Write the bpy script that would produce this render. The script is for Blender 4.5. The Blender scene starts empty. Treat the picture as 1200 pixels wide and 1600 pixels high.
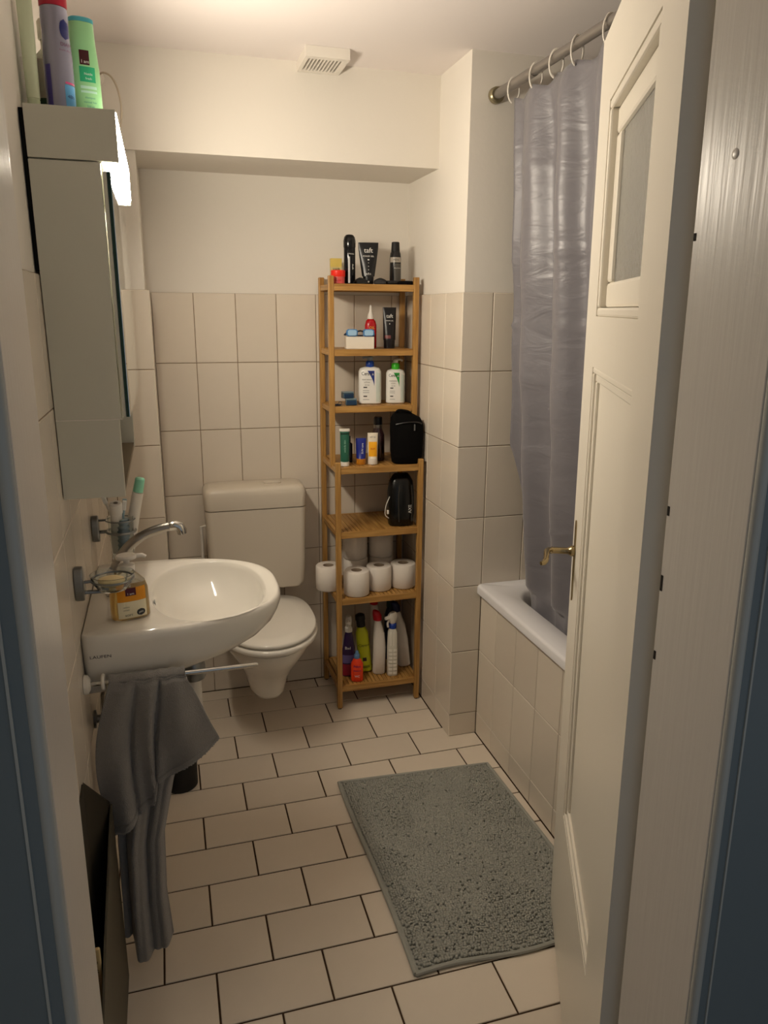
import bpy, bmesh, math, random
from mathutils import Vector, Matrix
random.seed(7)
sc = bpy.context.scene
COL = sc.collection
PI = math.pi

# ------------------------------------------------------------------ camera, world, exposure
def make_camera():
    cam = bpy.data.cameras.new('camera'); o = bpy.data.objects.new('camera', cam); COL.objects.link(o)
    yaw, pitch, roll = math.radians(16.262), math.radians(-14.911), math.radians(0.429)
    fw = Vector((math.sin(yaw)*math.cos(pitch), math.cos(yaw)*math.cos(pitch), math.sin(pitch)))
    r = Vector((math.cos(yaw), -math.sin(yaw), 0)); u = r.cross(fw)
    r2 = r*math.cos(roll)+u*math.sin(roll); u2 = -r*math.sin(roll)+u*math.cos(roll)
    m = Matrix.Identity(4)
    for i in range(3):
        m[i][0] = r2[i]; m[i][1] = u2[i]; m[i][2] = -fw[i]
    m[0][3], m[1][3], m[2][3] = 0.2123, -2.9155, 1.5347
    o.matrix_world = m
    cam.sensor_fit = 'HORIZONTAL'; cam.sensor_width = 36; cam.lens = 1167.8*36/1200
    cam.clip_start = 0.05
    sc.camera = o
make_camera()

world = bpy.data.worlds.new('dim_hall'); sc.world = world; world.use_nodes = True
world.node_tree.nodes['Background'].inputs[0].default_value = (0.84, 0.92, 1.0, 1)
world.node_tree.nodes['Background'].inputs[1].default_value = 0.25
LAMP_STRENGTH = 72.0
LAMP_COLOR = (1.0, 0.885, 0.72)
sc.view_settings.view_transform = 'Standard'; sc.view_settings.look = 'None'
sc.view_settings.gamma = 1.0; sc.view_settings.use_curve_mapping = False
sc.view_settings.exposure = 0.0

# ------------------------------------------------------------------ materials
def lin(c):
    out = []
    for x in c[:3]:
        x = x/255.0
        out.append(x/12.92 if x <= 0.04045 else ((x+0.055)/1.055)**2.4)
    return out
MATS = {}
def mat(name, rgb, rough=0.5, metal=0.0, trans=0.0, ior=1.45, bump=0.0, bscale=60.0, var=0.0, vscale=8.0,
        objvar=0.0, coat=0.0, emit=None, estr=0.0, stretch=None, sheen=0.0, sub=0.0, spec=None):
    if name in MATS: return MATS[name]
    m = bpy.data.materials.new(name); m.use_nodes = True
    nt = m.node_tree; b = nt.nodes['Principled BSDF']; N = nt.nodes.new; L = nt.links.new
    c = lin(rgb); b.inputs['Base Color'].default_value = (*c, 1)
    b.inputs['Roughness'].default_value = rough; b.inputs['Metallic'].default_value = metal
    b.inputs['IOR'].default_value = ior
    b.inputs['Transmission Weight'].default_value = trans
    b.inputs['Coat Weight'].default_value = coat
    if spec is not None: b.inputs['Specular IOR Level'].default_value = spec
    if sheen: b.inputs['Sheen Weight'].default_value = sheen
    if emit: b.inputs['Emission Color'].default_value = (*emit, 1); b.inputs['Emission Strength'].default_value = estr
    if bump or var:
        tc = N('ShaderNodeTexCoord'); src = tc.outputs['Object']
        if stretch:
            mp = N('ShaderNodeMapping'); mp.inputs['Scale'].default_value = stretch; L(src, mp.inputs['Vector']); src = mp.outputs[0]
    if var:
        n = N('ShaderNodeTexNoise'); n.inputs['Scale'].default_value = vscale; n.inputs['Detail'].default_value = 4; L(src, n.inputs['Vector'])
        mx = N('ShaderNodeMix'); mx.data_type = 'RGBA'
        mx.inputs['A'].default_value = (*[x*(1-var) for x in c], 1); mx.inputs['B'].default_value = (*[min(1, x*(1+var)) for x in c], 1)
        L(n.outputs['Fac'], mx.inputs['Factor']); colout = mx.outputs['Result']
    else: colout = None
    if objvar:
        oi = N('ShaderNodeObjectInfo'); mr = N('ShaderNodeMapRange')
        mr.inputs['To Min'].default_value = 1-objvar; mr.inputs['To Max'].default_value = 1+objvar*0.4
        L(oi.outputs['Random'], mr.inputs['Value'])
        hs = N('ShaderNodeHueSaturation'); hs.inputs['Color'].default_value = (*c, 1)
        if colout: L(colout, hs.inputs['Color'])
        L(mr.outputs[0], hs.inputs['Value']); colout = hs.outputs[0]
    if colout: L(colout, b.inputs['Base Color'])
    if bump:
        n2 = N('ShaderNodeTexNoise'); n2.inputs['Scale'].default_value = bscale; n2.inputs['Detail'].default_value = 3; L(src, n2.inputs['Vector'])
        bp = N('ShaderNodeBump'); bp.inputs['Strength'].default_value = bump; bp.inputs['Distance'].default_value = 0.002
        L(n2.outputs['Fac'], bp.inputs['Height']); L(bp.outputs[0], b.inputs['Normal'])
    MATS[name] = m
    return m

plaster = mat('plaster', (228, 222, 212), 0.85, bump=0.25, bscale=45, var=0.02, vscale=3)
ceil_paint = mat('ceiling_paint', (236, 228, 224), 0.8, bump=0.15, bscale=30)
tile_m = mat('wall_tile', (222, 211, 195), 0.22, objvar=0.06, var=0.02, vscale=20)
floor_tile_m = mat('floor_tile', (226, 213, 196), 0.33, objvar=0.09, var=0.04, vscale=14, bump=0.08, bscale=90)
grout_m = mat('grout', (128, 108, 86), 0.9)
floor_grout = mat('floor_grout', (66, 46, 28), 0.95)
porcelain = mat('porcelain', (234, 229, 219), 0.08, coat=0.3)
cistern_plastic = mat('cistern_plastic', (206, 196, 180), 0.28)
enamel = mat('enamel', (226, 224, 226), 0.15)
white_plastic = mat('white_plastic', (226, 220, 210), 0.35)
chrome = mat('chrome', (200, 198, 192), 0.12, metal=1.0)
satin_steel = mat('satin_steel', (165, 160, 152), 0.3, metal=1.0)
dark_steel = mat('dark_steel', (138, 140, 140), 0.3, metal=0.85)
brass_old = mat('worn_nickel', (158, 142, 108), 0.25, metal=1.0)
rod_metal = mat('rod_metal', (142, 136, 130), 0.35, metal=0.6)
cab_grey = mat('cabinet_grey', (206, 204, 190), 0.45, bump=0.03, bscale=200)
mirror_m = mat('mirror', (225, 235, 230), 0.02, metal=1.0)
glass_edge = mat('green_glass_edge', (22, 52, 40), 0.2)
clear_glass = mat('clear_glass', (245, 250, 248), 0.02, trans=1.0)
clear_plastic = mat('clear_plastic', (238, 236, 226), 0.08, trans=0.92, ior=1.3)
amber_liquid = mat('amber_liquid', (250, 212, 120), 0.15, trans=0.6, ior=1.33)
black_gloss = mat('black_gloss', (10, 10, 12), 0.18)
black_matte = mat('black_matte', (14, 13, 13), 0.6)
black_fabric = mat('black_fabric', (6, 5, 5), 0.9, bump=0.6, bscale=60, spec=0.15)
black_vinyl = mat('black_vinyl', (7, 8, 8), 0.25, bump=0.9, bscale=22, stretch=(1, 1, 0.35))
towel_m = mat('towel_terry', (138, 134, 130), 0.95, bump=1.0, bscale=420, var=0.10, vscale=120, sheen=0.3)
mat_grey = mat('chenille', (160, 160, 152), 0.95, var=0.10, vscale=9)
door_paint = mat('door_paint', (228, 221, 207), 0.34, bump=0.12, bscale=40, stretch=(1, 1, 0.12))
jamb_paint = mat('jamb_paint', (214, 207, 198), 0.30, bump=0.22, bscale=130, stretch=(1, 1, 0.04))
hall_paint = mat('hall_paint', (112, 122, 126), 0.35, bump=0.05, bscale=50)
bead_paint = mat('bead_paint', (178, 178, 172), 0.3)
dark_gap = mat('dark_gap', (30, 22, 14), 0.9)
paper = mat('toilet_paper', (232, 224, 214), 0.95, bump=0.3, bscale=160)
card_tube = mat('card_tube', (168, 150, 128), 0.9)
soap_m = mat('soap', (226, 206, 158), 0.5)
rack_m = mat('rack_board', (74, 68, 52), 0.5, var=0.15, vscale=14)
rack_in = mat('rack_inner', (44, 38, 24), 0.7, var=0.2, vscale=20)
ink = mat('ink', (40, 36, 34), 0.6)
white_ink = mat('white_ink', (232, 230, 224), 0.5)

def bamboo_mat(name, ax):
    m = bpy.data.materials.new(name); m.use_nodes = True; nt = m.node_tree; b = nt.nodes['Principled BSDF']; N = nt.nodes.new; L = nt.links.new
    tc = N('ShaderNodeTexCoord'); mp = N('ShaderNodeMapping')
    s = [90, 90, 90]; s[ax] = 5; mp.inputs['Scale'].default_value = s
    L(tc.outputs['Object'], mp.inputs['Vector'])
    n = N('ShaderNodeTexNoise'); n.inputs['Scale'].default_value = 1.0; n.inputs['Detail'].default_value = 5; L(mp.outputs[0], n.inputs['Vector'])
    r = N('ShaderNodeValToRGB'); r.color_ramp.elements[0].position = 0.3; r.color_ramp.elements[1].position = 0.72
    r.color_ramp.elements[0].color = (*lin((142, 98, 42)), 1); r.color_ramp.elements[1].color = (*lin((196, 152, 86)), 1)
    L(n.outputs['Fac'], r.inputs['Fac']); L(r.outputs[0], b.inputs['Base Color']); b.inputs['Roughness'].default_value = 0.42
    bp = N('ShaderNodeBump'); bp.inputs['Strength'].default_value = 0.2; bp.inputs['Distance'].default_value = 0.001
    L(n.outputs['Fac'], bp.inputs['Height']); L(bp.outputs[0], b.inputs['Normal'])
    return m
bam_x, bam_y, bam_z = bamboo_mat('bamboo_x', 0), bamboo_mat('bamboo_y', 1), bamboo_mat('bamboo_z', 2)

def curtain_mat():
    m = bpy.data.materials.new('curtain_satin'); m.use_nodes = True; nt = m.node_tree; b = nt.nodes['Principled BSDF']; N = nt.nodes.new; L = nt.links.new
    b.inputs['Base Color'].default_value = (*lin((116, 113, 118)), 1); b.inputs['Roughness'].default_value = 0.38
    b.inputs['Sheen Weight'].default_value = 0.25
    tc = N('ShaderNodeTexCoord'); mp = N('ShaderNodeMapping'); mp.inputs['Scale'].default_value = (5, 5, 13); L(tc.outputs['Object'], mp.inputs['Vector'])
    n = N('ShaderNodeTexNoise'); n.inputs['Scale'].default_value = 1.5; n.inputs['Detail'].default_value = 3; n.inputs['Distortion'].default_value = 0.8; L(mp.outputs[0], n.inputs['Vector'])
    bp = N('ShaderNodeBump'); bp.inputs['Strength'].default_value = 0.32; bp.inputs['Distance'].default_value = 0.012
    L(n.outputs['Fac'], bp.inputs['Height'])
    L(bp.outputs[0], b.inputs['Normal'])
    return m
curtain_m = curtain_mat()

def pebble_glass():
    m = bpy.data.materials.new('pebbled_glass'); m.use_nodes = True; nt = m.node_tree; b = nt.nodes['Principled BSDF']; N = nt.nodes.new; L = nt.links.new
    b.inputs['Base Color'].default_value = (*lin((226, 226, 220)), 1); b.inputs['Roughness'].default_value = 0.25
    b.inputs['Transmission Weight'].default_value = 0.8; b.inputs['IOR'].default_value = 1.45
    tc = N('ShaderNodeTexCoord'); v = N('ShaderNodeTexVoronoi'); v.inputs['Scale'].default_value = 95; L(tc.outputs['Object'], v.inputs['Vector'])
    bp = N('ShaderNodeBump'); bp.inputs['Strength'].default_value = 0.6; bp.inputs['Distance'].default_value = 0.002
    L(v.outputs['Distance'], bp.inputs['Height']); L(bp.outputs[0], b.inputs['Normal'])
    return m
pebble_m = pebble_glass()
def diffuser_mat():
    m = bpy.data.materials.new('lamp_diffuser'); m.use_nodes = True; b = m.node_tree.nodes['Principled BSDF']
    b.inputs['Base Color'].default_value = (0.8, 0.8, 0.78, 1)
    b.inputs['Emission Color'].default_value = (*LAMP_COLOR, 1); b.inputs['Emission Strength'].default_value = LAMP_STRENGTH
    return m
diffuser_m = diffuser_mat()

# ------------------------------------------------------------------ mesh helpers
class MB:
    def __init__(s): s.v = []; s.f = []
    def box(s, x0, y0, z0, x1, y1, z1):
        b = len(s.v)
        s.v += [(x0,y0,z0),(x1,y0,z0),(x1,y1,z0),(x0,y1,z0),(x0,y0,z1),(x1,y0,z1),(x1,y1,z1),(x0,y1,z1)]
        s.f += [tuple(b+i for i in q) for q in ((0,3,2,1),(4,5,6,7),(0,1,5,4),(1,2,6,5),(2,3,7,6),(3,0,4,7))]
        return s
    def prism(s, poly, z0, z1, axis='z'):
        n = len(poly); b = len(s.v)
        def P(p, t):
            return (p[0], p[1], t) if axis == 'z' else ((p[0], t, p[1]) if axis == 'y' else (t, p[0], p[1]))
        s.v += [P(p, z0) for p in poly]+[P(p, z1) for p in poly]
        s.f.append(tuple(b+i for i in reversed(range(n)))); s.f.append(tuple(b+n+i for i in range(n)))
        for i in range(n):
            j = (i+1) % n; s.f.append((b+i, b+j, b+n+j, b+n+i))
        return s
    def tube(s, pts, r, n=12, caps=True):
        pts = [Vector(p) for p in pts]; rings = []
        rr = r if isinstance(r, (list, tuple)) else [r]*len(pts)
        up = None
        for i, p in enumerate(pts):
            t = (pts[min(i+1, len(pts)-1)]-pts[max(i-1, 0)]).normalized()
            if up is None:
                up = Vector((0, 0, 1)) if abs(t.z) < 0.9 else Vector((1, 0, 0))
            a = (up - t*up.dot(t)).normalized(); c = t.cross(a); up = a
            b = len(s.v)
            for k in range(n):
                th = 2*PI*k/n; s.v.append(tuple(p+(a*math.cos(th)+c*math.sin(th))*rr[i]))
            rings.append(b)
        for i in range(len(pts)-1):
            for k in range(n):
                k2 = (k+1) % n; s.f.append((rings[i]+k, rings[i]+k2, rings[i+1]+k2, rings[i+1]+k))
        if caps:
            s.f.append(tuple(rings[0]+k for k in reversed(range(n)))); s.f.append(tuple(rings[-1]+k for k in range(n)))
        return s
    def rings(s, rings, cap0=True, cap1=True, closed=True):
        n = len(rings[0]); b = len(s.v)
        for r in rings: s.v += [tuple(p) for p in r]
        for i in range(len(rings)-1):
            for k in range(n if closed else n-1):
                k2 = (k+1) % n; s.f.append((b+i*n+k, b+i*n+k2, b+(i+1)*n+k2, b+(i+1)*n+k))
        if cap0: s.f.append(tuple(b+k for k in reversed(range(n))))
        if cap1: s.f.append(tuple(b+(len(rings)-1)*n+k for k in range(n)))
        return s
    def lathe(s, prof, cx=0, cy=0, n=28, cap0=True, cap1=True):
        return s.rings([[(cx+r*math.cos(2*PI*k/n), cy+r*math.sin(2*PI*k/n), z) for k in range(n)] for r, z in prof], cap0, cap1)
    def torus(s, c, R, r, ax='z', n=28, m=8, a0=0, a1=2*PI):
        pts = []
        full = abs(a1-a0-2*PI) < 1e-6
        for i in range(n+1):
            a = a0+(a1-a0)*i/n
            d = {'z': (math.cos(a), math.sin(a), 0), 'y': (math.cos(a), 0, math.sin(a)), 'x': (0, math.cos(a), math.sin(a))}[ax]
            pts.append(tuple(c[j]+R*d[j] for j in range(3)))
        return s.tube(pts, r, m, caps=not full)
    def build(s, name, m, parent=None, smooth=False, bevel=0.0, seg=2, angle=35, loc=None):
        me = bpy.data.meshes.new(name); me.from_pydata(s.v, [], s.f); me.update()
        if smooth or bevel:
            bm = bmesh.new(); bm.from_mesh(me)
            if smooth: bmesh.ops.recalc_face_normals(bm, faces=bm.faces)
            if bevel:
                es = [e for e in bm.edges if len(e.link_faces) == 2 and e.calc_face_angle(0) > math.radians(30)]
                bmesh.ops.bevel(bm, geom=es, offset=bevel, segments=seg, profile=0.5, affect='EDGES', clamp_overlap=True)
            bm.to_mesh(me); bm.free()
        if smooth:
            me.polygons.foreach_set('use_smooth', [True]*len(me.polygons))
            try: me.set_sharp_from_angle(angle=math.radians(angle))
            except Exception: pass
        return link(name, me, m, parent, loc)
def link(name, me, m, parent=None, loc=None):
    if m is not None and not me.materials: me.materials.append(m)
    o = bpy.data.objects.new(name, me); COL.objects.link(o)
    if parent: o.parent = parent
    if loc: o.location = loc
    return o
def tag(o, label=None, cat=None, group=None, kind=None):
    if label: o['label'] = label
    if cat: o['category'] = cat
    if group: o['group'] = group
    if kind: o['kind'] = kind
    return o
def thing(name, label, cat, loc=(0,0,0), rz=0.0, group=None):
    o = bpy.data.objects.new(name, None); COL.objects.link(o); o.empty_display_size = 0.05
    o.location = loc; o.rotation_euler = (0, 0, rz)
    return tag(o, label, cat, group)
def sup(cx, cy, hx, hy, n, z, N=36):
    out = []
    for k in range(N):
        a = 2*PI*k/N; c, s_ = math.cos(a), math.sin(a)
        out.append((cx+hx*math.copysign(abs(c)**(2/n), c), cy+hy*math.copysign(abs(s_)**(2/n), s_), z))
    return out
class Loft:
    """sections: (z, hx, hy, n, ox)"""
    def __init__(s, secs): s.s = [tuple(q)+(0,)*(5-len(q)) for q in secs]
    def at(s, z):
        S = s.s
        for a, b in zip(S, S[1:]):
            if a[0] <= z <= b[0] and b[0] > a[0]:
                t = (z-a[0])/(b[0]-a[0]); return [x+(y-x)*t for x, y in zip(a, b)]
        return list(S[-1] if z > S[-1][0] else S[0])
    def yf(s, x, z):
        _, hx, hy, n, ox = s.at(z)
        q = min(0.999, abs(x-ox)/hx); return -hy*(1-q**n)**(1/n)
    def body(s, name, m, parent, N=36, smooth=True, angle=40):
        return MB().rings([sup(q[4], 0, q[1], q[2], q[3], q[0], N) for q in s.s]).build(name, m, parent, smooth=smooth, angle=angle)
    def patch(s, name, m, parent, x0, x1, z0, z1, off=0.0006, nx=10, nz=8, shape=None):
        mb = MB()
        for j in range(nz+1):
            z = z0+(z1-z0)*j/nz
            for i in range(nx+1):
                x = x0+(x1-x0)*i/nx
                if shape:                                  # ellipse mask mapping
                    t = 2*j/nz-1; w = math.sqrt(max(0.0004, 1-t*t)); x = (x0+x1)/2+(x-(x0+x1)/2)*w
                mb.v.append((x, s.yf(x, z)-off, z))
        for j in range(nz):
            for i in range(nx):
                a = j*(nx+1)+i; mb.f.append((a, a+1, a+nx+2, a+nx+1))
        return mb.build(name, m, parent)
    def text(s, txt, size, x, z, m, parent, off=0.0012, rot=0, name='lettering', sx=1.0):
        me = text_mesh(txt, size)
        for v in me.vertices:
            px, pz = v.co.x*sx, v.co.y
            if rot: px, pz = -pz, px
            X, Z = x+px, z+pz
            v.co = (X, s.yf(X, Z)-off, Z)
        return link(name, me, m, parent)
def text_mesh(txt, size):
    cu = bpy.data.curves.new('txt', 'FONT'); cu.body = txt; cu.size = size; cu.align_x = 'CENTER'; cu.align_y = 'CENTER'
    cu.resolution_u = 3
    o = bpy.data.objects.new('txt', cu); COL.objects.link(o)
    bpy.context.view_layer.update()
    dg = bpy.context.evaluated_depsgraph_get()
    me = bpy.data.meshes.new_from_object(o.evaluated_get(dg))
    bpy.data.objects.remove(o); bpy.data.curves.remove(cu)
    me.materials.clear(); me.name = 'lettering'
    return me

# ------------------------------------------------------------------ dimensions
T, H, W = 1.6013, 0.252, 0.1513
CEIL = 2.296
XL, XR1, XT, XR = 0.184, 1.1487, 1.2575, 1.965
PY, LY = -0.59, -0.31
FRONT = -2.12; HALL = -2.285
OFF = 0.008

# ------------------------------------------------------------------ tiles
TM = {}
def tile_mesh(w, h, m, b=0.0016, t=0.006, nm='tile'):
    key = (round(w, 4), round(h, 4), m.name)
    if key in TM: return TM[key]
    x, z = w/2, h/2
    v = [(-x,0,-z),(x,0,-z),(x,0,z),(-x,0,z), (-x,-(t-b),-z),(x,-(t-b),-z),(x,-(t-b),z),(-x,-(t-b),z),
         (-x+b,-t,-z+b),(x-b,-t,-z+b),(x-b,-t,z-b),(-x+b,-t,z-b)]
    f = []
    for a in (0, 4):
        for i in range(4): f.append((a+i, a+(i+1) % 4, a+4+(i+1) % 4, a+4+i))
    f.append((8, 9, 10, 11))
    me = bpy.data.meshes.new(nm); me.from_pydata(v, [], f); me.materials.append(m); TM[key] = me
    return me
def wall_tiles(parent, P0, rz, u0, u1, joints, zmin=0.0, zmax=T, face=0.0):
    """tile face lies on the plane through P0 with local +x = Rz(rz)*X; faces local -y"""
    us = [u0]+sorted(j for j in joints if u0+0.012 < j < u1-0.012)+[u1]
    zs = [0.0]+[T-k*H for k in range(6, -1, -1)]
    zs = [z for z in zs if zmin+0.01 < z < zmax-0.01]; zs = [zmin]+zs+[zmax]
    c, s = math.cos(rz), math.sin(rz); g = 0.0022
    for a, b in zip(us, us[1:]):
        for p, q in zip(zs, zs[1:]):
            w, h = b-a-g, q-p-g
            if w < 0.01 or h < 0.01: continue
            um, zm = (a+b)/2, (p+q)/2
            o = bpy.data.objects.new('tile', tile_mesh(w, h, tile_m)); COL.objects.link(o); o.parent = parent
            back = 0.006+random.uniform(-0.0003, 0.0003)
            o.location = (P0[0]+um*c-back*s*1.0*(1), P0[1]+um*s+back*c, zm)
            o.rotation_euler = (0, 0, rz)
def grout_bed(parent, x0, y0, x1, y1, z0=0.0, z1=T-0.0005):
    MB().box(x0, y0, z0, x1, y1, z1).build('grout', grout_m, parent)

S = lambda o: tag(o, kind='structure')
# back wall
wb = S(MB().box(-0.2, OFF, -0.05, 2.15, 0.15, 2.35).build('wall_back', plaster)); wb['label'] = 'cream plastered back wall tiled to eye height behind the toilet'
grout_bed(wb, XL+0.002, 0.0022, XR1, OFF)
wall_tiles(wb, (0, 0, 0), 0, XL, XR1, [0.3316+k*W for k in range(0, 7)])
# left wall
wl = S(MB().box(-0.2, -3.2, -0.05, -OFF, OFF, 2.35).build('wall_left', plaster)); wl['label'] = 'left wall with cabinet and basin, tiled to eye height'
grout_bed(wl, -OFF, FRONT, -0.0022, LY)
wall_tiles(wl, (0, 0, 0), PI/2, FRONT, LY, [-1.537+k*W for k in range(-3, 9)])
# left column beside the toilet niche
lc = S(MB().box(-OFF-0.001, LY+0.004, -0.05, XL-0.013, OFF+0.01, 2.33).build('wall_column', plaster)); lc['label'] = 'narrow wall column left of the toilet niche'
grout_bed(lc, -0.002, LY+0.0022, XL-0.0022, 0.004)
wall_tiles(lc, (0, LY, 0), 0, 0.0, XL, [0.033])
wall_tiles(lc, (XL, 0, 0), PI/2, LY, 0.0, [-0.155])
# boxed beam
beam = S(MB().box(-0.0, LY-0.003, 2.0106, XR1+OFF+0.01, OFF+0.01, 2.33).build('ceiling_beam', plaster)); beam['label'] = 'boxed-in plaster beam across the top of the back wall'
# right chase
ch = S(MB().box(XR1+OFF, PY+OFF, -0.05, 2.15, OFF+0.01, 2.33).build('wall_chase', plaster)); ch['label'] = 'boxed-out wall chase at the head of the bathtub'
grout_bed(ch, XR1+0.0022, PY+0.0022, XR, PY+OFF); grout_bed(ch, XR1+0.0022, PY+0.0022, XR1+OFF, -0.0)
wall_tiles(ch, (0, PY, 0), 0, XR1, XT, [], 0, 0.593)
wall_tiles(ch, (0, PY, 0), 0, XR1, XR, [XR1+0.1075+k*W for k in range(6)], 0.593, T)
# side of the chase facing left: local +x must map so that -y local -> -x world : rz = -90deg => local x -> -y
wall_tiles(ch, (XR1, 0, 0), -PI/2, 0.0, -PY, [0.437-2*W, 0.437-W, 0.437])
# right wall
wr = S(MB().box(XR+OFF, -3.2, -0.05, 2.15, OFF, 2.35).build('wall_right', plaster)); wr['label'] = 'right wall behind the bathtub and shower curtain'
grout_bed(wr, XR+0.0022, FRONT, XR+OFF, PY)
wall_tiles(wr, (XR, 0, 0), -PI/2, -PY, -FRONT, [0.59+k*W for k in range(1, 11)], 0.6, T)
# ceiling and floor
S(MB().box(-0.2, -3.2, CEIL, 2.15, 0.15, CEIL+0.08).build('ceiling', ceil_paint))['label'] = 'flat off-white painted ceiling'
fl = S(MB().box(-0.2, FRONT, -0.08, 2.15, 0.15, -0.003).build('floor', floor_grout)); fl['label'] = 'bathroom floor of cream rectangular tiles laid in brick bond'
fx, fy, g = 0.2572, 0.1485, 0.0048
for i in range(0, 16):
    yt = min(0.0, 0.0716-i*fy); yb = max(FRONT, 0.0716-(i+1)*fy)
    if yt-yb < 0.02: continue
    ph = 0.377+(0 if i % 2 else 0.4667*fx)
    xmin = XL if yb > LY-0.001 else 0.0
    xmax = XR1 if yb > PY-0.001 else XT
    for j in range(-3, 6):
        a, b = max(xmin, ph+j*fx), min(xmax, ph+(j+1)*fx)
        if b-a < 0.015: continue
        o = bpy.data.objects.new('tile', tile_mesh(b-a-g, yt-yb-g, floor_tile_m, 0.0012, 0.004)); COL.objects.link(o); o.parent = fl
        o.location = ((a+b)/2, (yt+yb)/2, -0.004+random.uniform(-0.0003, 0.0)); o.rotation_euler = (-PI/2, 0, 0)
# front wall (around the doorway), hall floor, threshold
fw_ = MB().box(-0.2, HALL, -0.05, 0.03, FRONT, 2.35).box(0.88, HALL, -0.05, 2.15, FRONT, 2.35).box(0.03, HALL, 2.09, 0.88, FRONT, 2.35).build('wall_front', plaster)
S(fw_)['label'] = 'wall holding the doorway'
hf = S(MB().box(-0.8, -3.6, -0.08, 2.6, FRONT, -0.004).build('trim_1', mat('hall_floor', (96, 76, 58), 0.5))); hf['label'] = 'hall floor and door sill'

# ------------------------------------------------------------------ door frame (jambs, architrave)
LEAN = 0.014
def lean(o, x, z=1.1, ang=-LEAN):
    # tips the object about the y axis through (x, z)
    o.matrix_world = Matrix.Translation((x, 0, z)) @ Matrix.Rotation(ang, 4, 'Y') @ Matrix.Translation((-x, 0, -z)) @ o.matrix_world
fr = thing('door_frame', 'cream painted door frame with slate blue outer edging', 'door frame'); fr['kind'] = 'structure'
JL, JR = 0.0945, 0.805
ZT = 2.045
left = MB().box(0.028, HALL, 0, JL, -2.150, ZT+0.045).box(0.028, -2.150, 0, JL-0.018, FRONT+0.001, ZT+0.045).build('jamb', jamb_paint, fr, bevel=0.0015)
right = MB().box(JR, HALL+0.0, 0, 0.882, -2.150, ZT+0.045).box(JR+0.022, -2.150, 0, 0.882, FRONT+0.001, ZT+0.045).build('jamb', jamb_paint, fr, bevel=0.0015)
MB().box(JL, HALL, ZT-0.012, JR, -2.150, ZT+0.045).box(JL, -2.150, ZT+0.008, JR+0.02, FRONT+0.001, ZT+0.045).build('head_jamb', jamb_paint, fr)
# strike cuts and screw marks in the right jamb
for z, h in ((1.99, 0.02), (1.62, 0.014), (1.30, 0.02), (1.205, 0.035), (1.105, 0.02)):
    MB().box(JR-0.0005, -2.1555, z-h*0.3, JR+0.001, -2.1515, z+h*0.3).build('screw_mark', dark_gap, fr)
q = Loft([(0, 0.1, 0.1, 2)])
bl = MB().lathe([(0.006, 0), (0.005, 0.0010), (0.0025, 0.0015)], n=16).build('paint_blob', jamb_paint, fr, smooth=True)
bl.rotation_euler = (0, -PI/2, 0); bl.location = (JR+0.0005, -2.205, 1.697)
for sgn, X, nm in ((-1, JL, 'left'), (1, JR, 'right')):
    # bead, then a flat board with a raised fillet
    MB().tube([(X-sgn*(-0.0065), HALL-0.004, 0), (X+sgn*0.0065, HALL-0.004, ZT+0.05)], 0.0065, 12).build('bead', bead_paint, fr, smooth=True)
    x0, x1 = sorted((X+sgn*0.003, X+sgn*0.16))
    MB().box(x0, HALL-0.008, 0, x1, HALL-0.0005, ZT+0.16).build('architrave', hall_paint, fr)
    x0, x1 = sorted((X+sgn*0.0225, X+sgn*0.025))
    MB().box(x0, HALL-0.0098, 0, x1, HALL-0.0075, ZT+0.1).build('fillet', bead_paint, fr)
MB().box(JL-0.14, HALL-0.008, ZT+0.0, JR+0.14, HALL-0.0005, ZT+0.16).build('head_architrave', hall_paint, fr)
bpy.context.view_layer.update()
for o in fr.children:
    if o.type == 'MESH' and o.data.vertices:
        xs = [(o.matrix_world @ v.co).x for v in o.data.vertices]
        if min(xs) > 0.5: lean(o, JR)
        elif max(xs) < 0.3: lean(o, JL, ang=0.004)

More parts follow.
